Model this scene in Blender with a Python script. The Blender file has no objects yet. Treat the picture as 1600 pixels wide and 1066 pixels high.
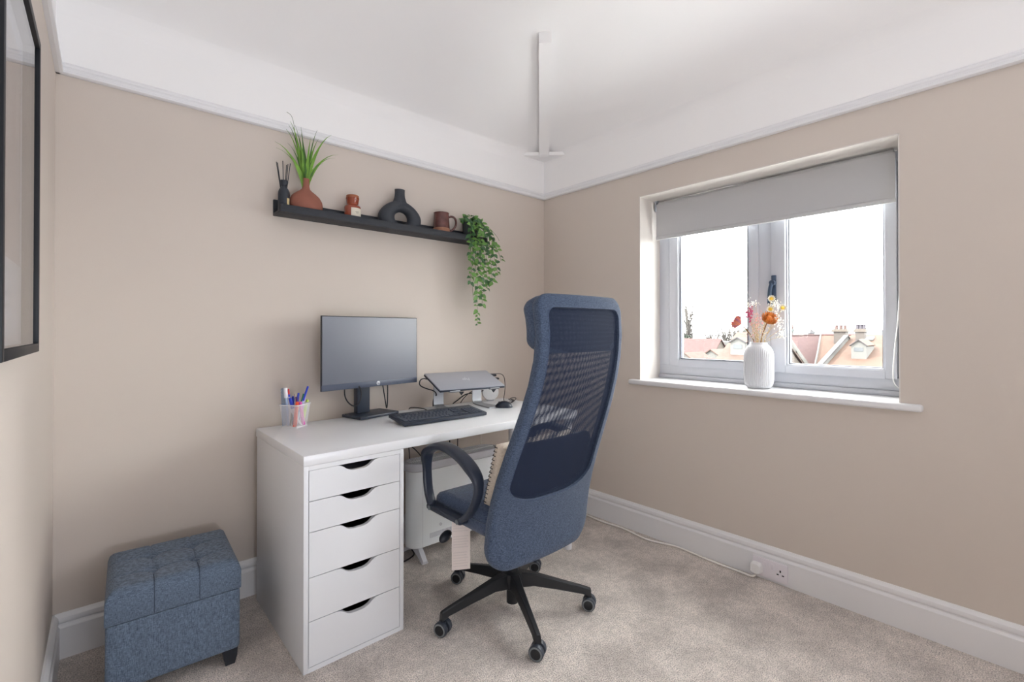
import bpy, bmesh, math, random
import numpy as np
from mathutils import Vector, Matrix
random.seed(7)
S = bpy.context.scene
C = S.collection
PI = math.pi
R = math.radians

# ------------------------------------------------------------------ camera
cd = bpy.data.cameras.new('camera'); cam = bpy.data.objects.new('camera', cd); C.objects.link(cam)
cam.location = (-2.3603, -2.3153, 1.1549)
cam.rotation_euler = (R(90 + 0.3424), 0, R(48.3326 - 90))
cd.sensor_width = 36.0; cd.lens = 736.73 / 1600 * 36
cd.shift_y = -20.3685 / 1600
cd.clip_start = 0.02; cd.clip_end = 500
S.camera = cam

# ------------------------------------------------------------------ world, sun, lamps, exposure
SKY = 14.0
w = bpy.data.worlds.new('overcast_sky'); S.world = w; w.use_nodes = True
bg = w.node_tree.nodes['Background']
bg.inputs[0].default_value = (1.0, .985, .965, 1); bg.inputs[1].default_value = SKY
sl = bpy.data.lights.new('sun', 'SUN'); sl.energy = 13.0; sl.angle = R(4); sl.color = (1, .95, .88)
so = bpy.data.objects.new('sun', sl); C.objects.link(so)
so.rotation_euler = Vector((.72, -.62, -.85)).to_track_quat('-Z', 'Y').to_euler()
def area(name, loc, rot, sx, sy, e, col=(1, 1, 1)):
    l = bpy.data.lights.new(name, 'AREA'); l.shape = 'RECTANGLE'; l.size = sx; l.size_y = sy; l.energy = e; l.color = col
    o = bpy.data.objects.new(name, l); C.objects.link(o); o.location = loc; o.rotation_euler = rot
    return o
area('added_side_fill', (-.03, -2.95, 1.45), (0, PI / 2, 0), 1.1, .8, 17, (.90, .965, 1.055))  # added out-of-view fill by the right wall; no window is there
area('added_ceiling_fill', (-2.0, -2.75, .6), Vector((-.12, .75, 1)).to_track_quat('-Z', 'Y').to_euler(), .6, .6, 10, (.90, .96, 1.05))  # added out-of-view lamp aimed upward to brighten the ceiling slopes
S.view_settings.view_transform = 'Standard'; S.view_settings.look = 'None'
S.view_settings.gamma = 1; S.view_settings.use_curve_mapping = False
S.view_settings.exposure = 0.60
S.cycles.use_denoising = True
S.cycles.max_bounces = 12; S.cycles.diffuse_bounces = 8; S.cycles.transparent_max_bounces = 24
S.cycles.sample_clamp_indirect = 8.0

# ------------------------------------------------------------------ materials
def s2l(c):
    return tuple((x / 12.92 if x <= .04045 else ((x + .055) / 1.055) ** 2.4) for x in (v / 255 for v in c)) + (1,)
class NT:
    def __init__(s, name):
        s.m = bpy.data.materials.new(name); s.m.use_nodes = True
        s.t = s.m.node_tree; s.b = s.t.nodes['Principled BSDF']; s.out = s.t.nodes['Material Output']
    def n(s, typ, **kw):
        nd = s.t.nodes.new(typ)
        for k, v in kw.items(): setattr(nd, k, v)
        return nd
    def l(s, a, b): s.t.links.new(a, b)
def mat(name, col, rough=.5, metal=0, var=0, vscale=20, bump=0, bscale=200, spec=None, sheen=0, stretch=None, trans=0):
    """plain surface with optional colour mottling and fine relief; col is sRGB 0-255"""
    q = NT(name); b = q.b; c = s2l(col)
    b.inputs['Base Color'].default_value = c; b.inputs['Roughness'].default_value = rough; b.inputs['Metallic'].default_value = metal
    if spec is not None: b.inputs['Specular IOR Level'].default_value = spec
    if sheen: b.inputs['Sheen Weight'].default_value = sheen
    if var or bump:
        tc = q.n('ShaderNodeTexCoord'); mp = q.n('ShaderNodeMapping')
        q.l(tc.outputs['Object'], mp.inputs[0])
        if stretch: mp.inputs['Scale'].default_value = stretch
    if var:
        nz = q.n('ShaderNodeTexNoise'); nz.inputs['Scale'].default_value = vscale; nz.inputs['Detail'].default_value = 4
        q.l(mp.outputs[0], nz.inputs[0])
        rp = q.n('ShaderNodeMapRange'); rp.inputs[1].default_value = .3; rp.inputs[2].default_value = .7
        rp.inputs[3].default_value = 1 - var; rp.inputs[4].default_value = 1 + var
        q.l(nz.outputs[0], rp.inputs[0])
        mx = q.n('ShaderNodeVectorMath', operation='SCALE'); mx.inputs[0].default_value = c[:3]
        q.l(rp.outputs[0], mx.inputs[3]); q.l(mx.outputs[0], b.inputs['Base Color'])
    if bump:
        nb = q.n('ShaderNodeTexNoise'); nb.inputs['Scale'].default_value = bscale; nb.inputs['Detail'].default_value = 3
        q.l(mp.outputs[0], nb.inputs[0])
        bp = q.n('ShaderNodeBump'); bp.inputs['Strength'].default_value = bump; bp.inputs['Distance'].default_value = .002
        q.l(nb.outputs[0], bp.inputs['Height']); q.l(bp.outputs[0], b.inputs['Normal'])
    return q.m
def fabric(name, ca, cb, scale=700, rough=.9, bump=.5):
    """heathered weave: two crossing stretched noises"""
    q = NT(name); b = q.b; b.inputs['Roughness'].default_value = rough; b.inputs['Specular IOR Level'].default_value = .2
    b.inputs['Sheen Weight'].default_value = .15
    tc = q.n('ShaderNodeTexCoord')
    outs = []
    for st in ((1, 1, .12), (.12, .12, 1)):
        mp = q.n('ShaderNodeMapping'); mp.inputs['Scale'].default_value = st; q.l(tc.outputs['Object'], mp.inputs[0])
        nz = q.n('ShaderNodeTexNoise'); nz.inputs['Scale'].default_value = scale; nz.inputs['Detail'].default_value = 2
        q.l(mp.outputs[0], nz.inputs[0]); outs.append(nz.outputs[0])
    ad = q.n('ShaderNodeMath', operation='ADD'); q.l(outs[0], ad.inputs[0]); q.l(outs[1], ad.inputs[1])
    rp = q.n('ShaderNodeMapRange'); rp.inputs[1].default_value = .78; rp.inputs[2].default_value = 1.22; q.l(ad.outputs[0], rp.inputs[0])
    mx = q.n('ShaderNodeMix', data_type='RGBA'); q.l(rp.outputs[0], mx.inputs[0])
    mx.inputs[6].default_value = s2l(ca); mx.inputs[7].default_value = s2l(cb)
    q.l(mx.outputs[2], b.inputs['Base Color'])
    bp = q.n('ShaderNodeBump'); bp.inputs['Strength'].default_value = bump; bp.inputs['Distance'].default_value = .001
    q.l(ad.outputs[0], bp.inputs['Height']); q.l(bp.outputs[0], b.inputs['Normal'])
    return q.m
def thin_glass(name, tint=(1, 1, 1, 1), refl=1.0):
    q = NT(name); q.t.nodes.remove(q.b)
    tr = q.n('ShaderNodeBsdfTransparent'); tr.inputs[0].default_value = tint
    gl = q.n('ShaderNodeBsdfGlossy'); gl.inputs['Roughness'].default_value = 0.0
    ge = q.n('ShaderNodeNewGeometry'); dt = q.n('ShaderNodeVectorMath', operation='DOT_PRODUCT'); q.l(ge.outputs['Normal'], dt.inputs[0]); q.l(ge.outputs['Incoming'], dt.inputs[1])
    ab = q.n('ShaderNodeMath', operation='ABSOLUTE'); q.l(dt.outputs['Value'], ab.inputs[0])
    iv_ = q.n('ShaderNodeMath', operation='SUBTRACT'); iv_.inputs[0].default_value = 1; q.l(ab.outputs[0], iv_.inputs[1])
    pw_ = q.n('ShaderNodeMath', operation='POWER'); pw_.inputs[1].default_value = 5; q.l(iv_.outputs[0], pw_.inputs[0])
    fr = q.n('ShaderNodeMath', operation='MULTIPLY_ADD'); fr.inputs[1].default_value = .96; fr.inputs[2].default_value = .04; q.l(pw_.outputs[0], fr.inputs[0])
    ml = q.n('ShaderNodeMath', operation='MULTIPLY'); ml.inputs[1].default_value = refl; q.l(fr.outputs[0], ml.inputs[0])
    mx = q.n('ShaderNodeMixShader'); q.l(ml.outputs[0], mx.inputs[0]); q.l(tr.outputs[0], mx.inputs[1]); q.l(gl.outputs[0], mx.inputs[2])
    q.l(mx.outputs[0], q.out.inputs[0])
    return q.m
def mesh_cloth(name, col, freq, thresh, soft=.25, uvname='UVMap', rough=.8):
    """open knit: a regular grid of holes in UV metres, so two layers make their own moire"""
    q = NT(name); b = q.b; b.inputs['Base Color'].default_value = s2l(col); b.inputs['Roughness'].default_value = rough
    b.inputs['Specular IOR Level'].default_value = .3
    uv = q.n('ShaderNodeUVMap'); uv.uv_map = uvname
    sp = q.n('ShaderNodeSeparateXYZ'); q.l(uv.outputs[0], sp.inputs[0])
    cs = []
    for k in (0, 1):
        ml = q.n('ShaderNodeMath', operation='MULTIPLY'); ml.inputs[1].default_value = 2 * PI * freq[k]; q.l(sp.outputs[k], ml.inputs[0])
        cc = q.n('ShaderNodeMath', operation='COSINE'); q.l(ml.outputs[0], cc.inputs[0]); cs.append(cc.outputs[0])
    ad = q.n('ShaderNodeMath', operation='ADD'); q.l(cs[0], ad.inputs[0]); q.l(cs[1], ad.inputs[1])
    rp = q.n('ShaderNodeMapRange'); rp.inputs[1].default_value = thresh - soft; rp.inputs[2].default_value = thresh + soft
    rp.inputs[3].default_value = 1; rp.inputs[4].default_value = 0; q.l(ad.outputs[0], rp.inputs[0])
    q.l(rp.outputs[0], b.inputs['Alpha'])
    return q.m

M = {}
M['wall'] = mat('greige_wall_paint', (204, 194, 185), .75, bump=.12, bscale=350)
M['white_wall'] = mat('white_ceiling_paint', (241, 240, 240), .8, bump=.1, bscale=60)
M['trim'] = mat('white_gloss_trim', (229, 229, 231), .35, bump=.03, bscale=40)
M['upvc'] = mat('white_plastic_frame', (194, 197, 205), .35)
M['sill'] = mat('white_sill_paint', (222, 222, 224), .35)
M['reveal'] = mat('window_recess_paint', (214, 209, 204), .75)
M['rubber'] = mat('black_seal', (30, 40, 60), .5)
M['desk'] = mat('white_foil_board', (229, 231, 235), .28, bump=.02, bscale=30)
M['cab'] = mat('white_cabinet_lacquer', (222, 224, 228), .35)
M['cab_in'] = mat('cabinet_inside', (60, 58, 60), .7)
M['chair_fab'] = fabric('blue_grey_chair_fabric', (38, 50, 70), (84, 98, 120), 900)
M['seat_fab'] = fabric('seat_fabric', (44, 56, 80), (82, 96, 122), 900)
M['pouf_fab'] = fabric('slate_blue_linen', (70, 83, 100), (114, 130, 150), 800, bump=.5)
M['black_plastic'] = mat('black_satin_plastic', (34, 38, 46), .38)
M['arm_plastic'] = mat('navy_black_plastic', (36, 43, 58), .33)
M['chair_metal'] = mat('black_powder_coat', (26, 28, 32), .4)
M['caster'] = mat('caster_tread', (52, 58, 68), .45)
M['caster_ring'] = mat('caster_grey_ring', (118, 123, 127), .45)
M['screw'] = mat('steel_screw', (120, 125, 130), .3, 1)
M['shelf'] = mat('black_stained_ash', (34, 38, 46), .55, var=.25, vscale=30, bump=.3, bscale=60, stretch=(1, 12, 12))
M['matt_black'] = mat('matt_black_ceramic', (50, 54, 62), .62, bump=.25, bscale=500)
M['diff_black'] = mat('matt_black_glass', (36, 42, 52), .45)
M['terracotta'] = mat('matt_terracotta', (142, 88, 72), .75, var=.06, vscale=30, bump=.15, bscale=400)
M['candle_glass'] = mat('amber_glass', (140, 60, 32), .12, spec=.8)
M['cork'] = mat('candle_lid_wood', (150, 88, 58), .6, var=.15, vscale=60)
M['label'] = mat('cream_label', (214, 206, 190), .7)
M['label_ink'] = mat('label_ink', (120, 112, 100), .7)
M['mug_glaze'] = mat('oxblood_glaze', (92, 56, 52), .2, var=.25, vscale=30)
M['mug_clay'] = mat('bare_clay', (150, 104, 80), .7, var=.12, vscale=60)
M['pot'] = mat('dark_pot', (52, 58, 60), .6)
M['leaf'] = mat('ivy_leaf', (98, 142, 66), .45, var=.3, vscale=25)
M['leaf_dark'] = mat('ivy_leaf_dark', (60, 100, 58), .45, var=.25, vscale=25)
M['vine'] = mat('vine_stem', (84, 96, 60), .6)
M['grass'] = mat('grass_blade', (104, 148, 44), .45, var=.3, vscale=18)
M['grass_dark'] = mat('grass_blade_dark', (62, 104, 34), .45, var=.25, vscale=18)
M['bezel'] = mat('monitor_black', (22, 24, 30), .35)
M['chin'] = mat('monitor_chin', (72, 80, 98), .4)
M['stand_dark'] = mat('monitor_stand', (44, 52, 66), .38)
M['logo'] = mat('logo_silver', (214, 217, 224), .3)
M['silver'] = mat('brushed_aluminium', (176, 179, 184), .48, .85)
M['laptop'] = mat('laptop_grey', (172, 176, 187), .36, .3)
M['laptop_edge'] = mat('laptop_edge', (60, 66, 78), .4, .4)
M['laptop_logo'] = mat('laptop_logo', (205, 208, 214), .3)
M['key_body'] = mat('keyboard_body', (40, 48, 62), .42)
M['key'] = mat('keyboard_key', (54, 62, 76), .5)
M['mouse'] = mat('mouse_black', (32, 40, 54), .28)
M['cable'] = mat('black_cable', (24, 26, 32), .5)
M['wcable'] = mat('white_cable', (238, 234, 228), .5)
M['white_plastic'] = mat('white_plastic', (236, 236, 236), .35)
M['socket'] = mat('socket_plastic', (226, 222, 228), .3)
M['hole'] = mat('dark_hole', (14, 14, 18), .8)
M['heater'] = mat('heater_white', (238, 242, 244), .35)
M['heater_top'] = mat('heater_top_grey', (200, 200, 206), .45)
M['pillow'] = fabric('cream_pillow_cloth', (206, 192, 176), (232, 222, 208), 500)
M['stitch'] = mat('dark_stitch', (52, 46, 46), .8)
M['seam'] = mat('pouf_seam', (62, 74, 90), .9)
M['tag'] = mat('paper_tag', (222, 212, 208), .7)
M['tag_ink'] = mat('tag_ink', (210, 201, 198), .7)
M['blind'] = mat('blind_cloth', (186, 186, 188), .85, bump=.25, bscale=700)
M['blind_bar'] = mat('blind_bar', (190, 192, 198), .6)
M['bracket'] = mat('blind_bracket', (160, 164, 172), .4)
M['handle'] = mat('window_handle_pewter', (70, 86, 108), .3, .5)
M['glass'] = thin_glass('window_glass', (.97, .985, .98, 1))
M['pic_glass'] = thin_glass('picture_glass', (.96, .97, .98, 1), 1.0)
M['pic_frame'] = mat('black_picture_frame', (20, 22, 27), .5, spec=.3)
M['pic_mat'] = mat('picture_mat', (222, 224, 232), .7)
M['vase_white'] = mat('white_porcelain', (216, 218, 222), .4)
M['cup_wire'] = mat('white_wire', (236, 236, 238), .45)
def carpet_mat():
    q = NT('beige_carpet'); b = q.b; b.inputs['Roughness'].default_value = 1; b.inputs['Specular IOR Level'].default_value = .05
    b.inputs['Sheen Weight'].default_value = .25; b.inputs['Sheen Roughness'].default_value = .6
    tc = q.n('ShaderNodeTexCoord')
    def noise(sc, det, lo, hi, a, c):
        nz = q.n('ShaderNodeTexNoise'); nz.inputs['Scale'].default_value = sc; nz.inputs['Detail'].default_value = det
        q.l(tc.outputs['Object'], nz.inputs[0])
        rp = q.n('ShaderNodeMapRange'); rp.inputs[1].default_value = lo; rp.inputs[2].default_value = hi; rp.inputs[3].default_value = a; rp.inputs[4].default_value = c
        q.l(nz.outputs[0], rp.inputs[0]); return nz, rp
    n1, r1 = noise(235, 4, .36, .59, .50, 1.17)      # tufts
    n2, r2 = noise(5.5, 4, .36, .64, .78, 1.12)      # brushed patches of pile
    n3, r3 = noise(38, 3, .35, .65, .90, 1.08)
    m1 = q.n('ShaderNodeMath', operation='MULTIPLY'); q.l(r1.outputs[0], m1.inputs[0]); q.l(r2.outputs[0], m1.inputs[1])
    m2 = q.n('ShaderNodeMath', operation='MULTIPLY'); q.l(m1.outputs[0], m2.inputs[0]); q.l(r3.outputs[0], m2.inputs[1])
    mx = q.n('ShaderNodeVectorMath', operation='SCALE'); mx.inputs[0].default_value = s2l((216, 206, 198))[:3]
    q.l(m2.outputs[0], mx.inputs[3]); q.l(mx.outputs[0], b.inputs['Base Color'])
    bp = q.n('ShaderNodeBump'); bp.inputs['Strength'].default_value = .9; bp.inputs['Distance'].default_value = .006
    ad = q.n('ShaderNodeMath', operation='ADD'); q.l(n1.outputs[0], ad.inputs[0]); q.l(n3.outputs[0], ad.inputs[1])
    q.l(ad.outputs[0], bp.inputs['Height']); q.l(bp.outputs[0], b.inputs['Normal'])
    return q.m
M['carpet'] = carpet_mat()
def screen_mat():
    q = NT('monitor_screen'); b = q.b
    b.inputs['Base Color'].default_value = s2l((84, 89, 104)); b.inputs['Roughness'].default_value = .36; b.inputs['Specular IOR Level'].default_value = 1.0
    return q.m
M['screen'] = screen_mat()
def print_mat():
    """pale abstract picture: soft warm blots above, bare paper below"""
    q = NT('picture_print'); b = q.b; b.inputs['Roughness'].default_value = .6
    tc = q.n('ShaderNodeTexCoord'); mp = q.n('ShaderNodeMapping'); mp.inputs['Scale'].default_value = (1, 6, 1.6); q.l(tc.outputs['Object'], mp.inputs[0])
    nz = q.n('ShaderNodeTexNoise'); nz.inputs['Scale'].default_value = 3.2; nz.inputs['Detail'].default_value = 3; q.l(mp.outputs[0], nz.inputs[0])
    cr = q.n('ShaderNodeValToRGB'); q.l(nz.outputs[0], cr.inputs[0])
    e = cr.color_ramp.elements; e[0].position = .3; e[0].color = s2l((170, 150, 142)); e[1].position = .7; e[1].color = s2l((204, 190, 184))
    m = cr.color_ramp.elements.new(.5); m.color = s2l((188, 172, 166))
    q.l(cr.outputs[0], b.inputs['Base Color'])
    return q.m
M['print'] = print_mat()

# ------------------------------------------------------------------ mesh builder
class MB:
    def __init__(s): s.v = []; s.f = []; s.mi = []; s.uv = None
    def add(s, vs, fs, mi=0, T=None):
        o = len(s.v)
        s.v += [tuple(T @ Vector(p)) if T is not None else tuple(p) for p in vs]
        s.f += [tuple(o + i for i in f) for f in fs]; s.mi += [mi] * len(fs)
        return s
    def box(s, x0, y0, z0, x1, y1, z1, b=0, mi=0, T=None, seg=2):
        if x1 < x0: x0, x1 = x1, x0
        if y1 < y0: y0, y1 = y1, y0
        if z1 < z0: z0, z1 = z1, z0
        vs = [(x, y, z) for z in (z0, z1) for y in (y0, y1) for x in (x0, x1)]
        fs = [(0, 2, 3, 1), (4, 5, 7, 6), (0, 1, 5, 4), (2, 6, 7, 3), (0, 4, 6, 2), (1, 3, 7, 5)]
        if b > 0:
            b = min(b, .49 * min(x1 - x0, y1 - y0, z1 - z0))
            m = bmesh.new(); bv = [m.verts.new(p) for p in vs]
            for f in fs: m.faces.new([bv[i] for i in f])
            bmesh.ops.bevel(m, geom=list(m.edges), offset=b, segments=seg, profile=.5, affect='EDGES')
            m.verts.index_update(); vs = [tuple(p.co) for p in m.verts]; fs = [tuple(p.index for p in f.verts) for f in m.faces]; m.free()
        return s.add(vs, fs, mi, T)
    def prism(s, poly, axis, a, b, mi=0, T=None, bev=0):
        """poly: 2-D outline counter-clockwise; extruded along axis from a to b"""
        def P(p, h): return {'x': (h, p[0], p[1]), 'y': (p[0], h, p[1]), 'z': (p[0], p[1], h)}[axis]
        n = len(poly); vs = [P(p, a) for p in poly] + [P(p, b) for p in poly]
        fs = [tuple(range(n)), tuple(range(2 * n - 1, n - 1, -1))] + [((i + 1) % n, i, n + i, n + (i + 1) % n) for i in range(n)]
        m = bmesh.new(); bv = [m.verts.new(p) for p in vs]
        for f in fs: m.faces.new([bv[i] for i in f])
        bmesh.ops.recalc_face_normals(m, faces=m.faces)
        if bev: bmesh.ops.bevel(m, geom=list(m.edges), offset=bev, segments=2, profile=.5, affect='EDGES')
        m.verts.index_update(); vs = [tuple(p.co) for p in m.verts]; fs = [tuple(p.index for p in f.verts) for f in m.faces]; m.free()
        return s.add(vs, fs, mi, T)
    def lathe(s, prof, seg=24, mi=0, T=None, rfun=None, cap=True):
        """prof: (r, z) from bottom up"""
        vs = []; n = len(prof)
        for r, z in prof:
            for k in range(seg):
                a = 2 * PI * k / seg; rr = r * (rfun(a, z) if rfun else 1)
                vs.append((rr * math.cos(a), rr * math.sin(a), z))
        fs = [(i * seg + k, i * seg + (k + 1) % seg, (i + 1) * seg + (k + 1) % seg, (i + 1) * seg + k) for i in range(n - 1) for k in range(seg)]
        if cap:
            fs.append(tuple(range(seg - 1, -1, -1))); fs.append(tuple((n - 1) * seg + k for k in range(seg)))
        return s.add(vs, fs, mi, T)
    def rod(s, p, q, r0, r1=None, seg=12, mi=0):
        p = Vector(p); q = Vector(q); d = q - p; L = d.length
        T = Matrix.Translation(p) @ d.to_track_quat('Z', 'Y').to_matrix().to_4x4()
        return s.lathe([(r0, 0), (r0 if r1 is None else r1, L)], seg, mi, T)
    def tube(s, pts, r, seg=8, mi=0, closed=False, rz=None, smooth=0):
        """sweep a round (or elliptical, r across / rz up) section along a polyline"""
        pts = [Vector(p) for p in pts]
        for _ in range(smooth):
            np_ = [pts[0]] if not closed else []
            rng = range(len(pts) - 1) if not closed else range(len(pts))
            for i in rng:
                a, b = pts[i], pts[(i + 1) % len(pts)]; np_ += [a * .75 + b * .25, a * .25 + b * .75]
            if not closed: np_.append(pts[-1])
            pts = np_
        n = len(pts); up = None; vs = []
        for i, p in enumerate(pts):
            t = (pts[(i + 1) % n] - pts[i - 1]) if closed else (pts[min(i + 1, n - 1)] - pts[max(i - 1, 0)])
            if t.length < 1e-9: t = Vector((0, 0, 1))
            t.normalize()
            if up is None:
                up = Vector((0, 0, 1)) if abs(t.z) < .9 else Vector((1, 0, 0))
            up = (up - t * up.dot(t)); up.normalize(); sd = t.cross(up)
            rr = r(i / (n - 1)) if callable(r) else r
            for k in range(seg):
                a = 2 * PI * k / seg
                vs.append(p + sd * (rr * math.cos(a)) + up * ((rz if rz else rr) * math.sin(a)))
        m = n if closed else n - 1
        fs = [(i * seg + k, i * seg + (k + 1) % seg, ((i + 1) % n) * seg + (k + 1) % seg, ((i + 1) % n) * seg + k) for i in range(m) for k in range(seg)]
        if not closed: fs += [tuple(range(seg - 1, -1, -1)), tuple((n - 1) * seg + k for k in range(seg))]
        return s.add(vs, fs, mi)
    def sphere(s, c, rx, ry=None, rz=None, seg=16, rings=10, mi=0, T=None):
        ry = rx if ry is None else ry; rz = rx if rz is None else rz
        prof = [(math.sin(PI * i / rings), -math.cos(PI * i / rings)) for i in range(1, rings)]
        vs = [(0, 0, -1)] + [(r * math.cos(2 * PI * k / seg), r * math.sin(2 * PI * k / seg), z) for r, z in prof for k in range(seg)] + [(0, 0, 1)]
        vs = [(c[0] + a * rx, c[1] + b * ry, c[2] + d * rz) for a, b, d in vs]
        n = len(prof); L = len(vs) - 1
        fs = [(0, 1 + (k + 1) % seg, 1 + k) for k in range(seg)]
        fs += [(1 + i * seg + k, 1 + i * seg + (k + 1) % seg, 1 + (i + 1) * seg + (k + 1) % seg, 1 + (i + 1) * seg + k) for i in range(n - 1) for k in range(seg)]
        fs += [(L, 1 + (n - 1) * seg + k, 1 + (n - 1) * seg + (k + 1) % seg) for k in range(seg)]
        return s.add(vs, fs, mi, T)
    def sections(s, loops, closed=False, mi=0, cap=True):
        """skin a list of equal-length vertex loops"""
        n = len(loops[0]); m = len(loops); vs = [p for l in loops for p in l]
        fs = [(i * n + k, i * n + (k + 1) % n, ((i + 1) % m) * n + (k + 1) % n, ((i + 1) % m) * n + k) for i in range(m if closed else m - 1) for k in range(n)]
        if cap and not closed: fs += [tuple(range(n - 1, -1, -1)), tuple((m - 1) * n + k for k in range(n))]
        return s.add(vs, fs, mi)
    def mesh(s, name, mats, ang=35, recalc=True):
        me = bpy.data.meshes.new(name); me.from_pydata(s.v, [], s.f)
        for m in (mats if isinstance(mats, (list, tuple)) else [mats]): me.materials.append(m)
        me.polygons.foreach_set('material_index', s.mi)
        if recalc:
            b = bmesh.new(); b.from_mesh(me); bmesh.ops.recalc_face_normals(b, faces=b.faces); b.to_mesh(me); b.free()
        me.polygons.foreach_set('use_smooth', [True] * len(me.polygons))
        me.set_sharp_from_angle(angle=R(ang)); me.update()
        return me
    def build(s, name, mats, parent=None, ang=35, label=None, kind=None, cat=None, group=None, recalc=True):
        o = bpy.data.objects.new(name, s.mesh(name, mats, ang, recalc)); C.objects.link(o)
        if parent: o.parent = parent
        return tag(o, label, cat, group, kind)
def tag(o, label=None, cat=None, group=None, kind=None):
    if label: o['label'] = label
    if cat: o['category'] = cat
    if group: o['group'] = group
    if kind: o['kind'] = kind
    return o
def thing(name, label, cat, loc=(0, 0, 0), rot=0, group=None):
    o = bpy.data.objects.new(name, None); C.objects.link(o); o.empty_display_size = .05
    o.location = loc; o.rotation_euler = (0, 0, R(rot))
    return tag(o, label, cat, group)
def share(name, me, parent=None, loc=(0, 0, 0), rot=(0, 0, 0), scale=1):
    o = bpy.data.objects.new(name, me); C.objects.link(o)
    if parent: o.parent = parent
    o.location = loc; o.rotation_euler = rot; o.scale = (scale,) * 3 if not isinstance(scale, tuple) else scale
    return o
def text_mesh(body, size, depth, shear=0):
    cu = bpy.data.curves.new('lettering', 'FONT'); cu.body = body; cu.size = size; cu.extrude = depth; cu.shear = shear
    cu.align_x = 'CENTER'; cu.align_y = 'CENTER'
    o = bpy.data.objects.new('lettering', cu); C.objects.link(o)
    bpy.context.view_layer.update()
    me = bpy.data.meshes.new_from_object(o.evaluated_get(bpy.context.evaluated_depsgraph_get()))
    bpy.data.objects.remove(o); bpy.data.curves.remove(cu)
    return me
def structure(name, mb, mats, ang=30): return mb.build(name, mats, ang=ang, kind='structure')

# ------------------------------------------------------------------ room shell
LX, HW, HC, YN = -2.4613, 2.352, 2.72, -3.5      # left wall, wall height, flat ceiling, near wall
SL = .62                                          # slope of the lower ceiling
WY0, WY1, WZ0, WZ1 = -1.9471, -.7721, .8737, 1.9304
TH = .32
RAIL0, RAIL1 = 2.067, 2.112
structure('floor', MB().box(LX - .4, YN - .1, -.15, .3, .1, 0), M['carpet'])
def wall(name, boxes): 
    m = MB()
    for b in boxes: m.box(*b[:6], mi=b[6])
    return structure(name, m, [M['wall'], M['white_wall']])
wall('wall_back', [(LX - .4, 0, 0, TH, .25, 2.09, 0), (LX - .4, 0, 2.09, TH, .25, 3.1, 1)])
wall('wall_right', [(0, YN - .1, 0, TH, 0, WZ0 - .028, 0), (0, YN - .1, WZ0 - .028, TH, WY0, WZ1, 0), (0, WY1, WZ0 - .028, TH, 0, WZ1, 0),
                    (0, YN - .1, WZ1, TH, 0, 2.09, 0), (0, YN - .1, 2.09, TH, 0, 3.1, 1)])
wall('wall_near', [(LX - .4, YN - .2, 0, TH, YN, 2.09, 0), (LX - .4, YN - .2, 2.09, TH, YN, 3.1, 1)])
LW = wall('wall_left', [(-.25, -3.7, 0, 0, .02, 2.09, 0), (-.25, -3.7, 2.09, 0, .02, 3.1, 1)])
LW.location = (LX, 0, 0); LW.rotation_euler = (0, 0, R(-.8828))      # this wall stands slightly out of square
LROT = R(-.8828)
# ceiling: the lower slopes round softly out of the walls and into the flat; the two slopes meet in a hip
th_ = math.atan(SL)
prf = []
def fillet(px, pz, d0, d1, t, n_=7):
    """quadratic bend of tangent length t at (px, pz) from direction d0 into d1"""
    a_ = Vector((px - d0[0] * t, pz - d0[1] * t)); c_ = Vector((px + d1[0] * t, pz + d1[1] * t)); m_ = Vector((px, pz))
    return [a_ * (1 - k / n_) ** 2 + m_ * 2 * (k / n_) * (1 - k / n_) + c_ * (k / n_) ** 2 for k in range(n_ + 1)]
sd_ = (math.cos(th_), math.sin(th_))
prf = fillet(0, HW, (0, 1), sd_, .07) + fillet((HC - HW) / SL, HC, sd_, (1, 0), .10) + [Vector((2.4, HC))]
x0 = LX - .3
vs = []
for o_, z in [(p.x, p.y) for p in prf]: vs += [(x0, -o_, z), (-o_, -o_, z), (-o_, YN - .1, z)]
c = MB()
c.add(vs, [(3 * i, 3 * i + 1, 3 * i + 4, 3 * i + 3) for i in range(len(prf) - 1)] + [(3 * i + 1, 3 * i + 2, 3 * i + 5, 3 * i + 4) for i in range(len(prf) - 1)])
c.add([(x0, -2.4, HC), (-2.4, -2.4, HC), (-2.4, YN - .1, HC), (x0, YN - .1, HC)], [(0, 1, 2, 3)])
c.add([(x0 - .1, .2, 3.05), (.3, .2, 3.05), (.3, YN - .2, 3.05), (x0 - .1, YN - .2, 3.05)], [(0, 1, 2, 3)])
ce = c.build('ceiling', M['white_wall'], kind='structure', ang=60, recalc=False)
# hip rib running up the corner of the ceiling, standing on a small corner ledge
d = Vector((-1, -1, 0)).normalized(); n = Vector((d.y, -d.x, 0))
a0, a1 = Vector((-.095, -.095, 2.325)), Vector((-.612, -.612, 2.648))
hw = .034
loops = []
for p in (a0, a1):
    loops.append([p + n * hw, p - n * hw, p - n * hw + Vector((0, 0, .12)), p + n * hw + Vector((0, 0, .12))])
structure('trim_1', MB().sections(loops), M['white_wall'])
structure('trim_2', MB().prism([(0, 0), (-.215, 0), (0, -.215)], 'z', 2.330, 2.352), M['white_wall'])
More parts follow.
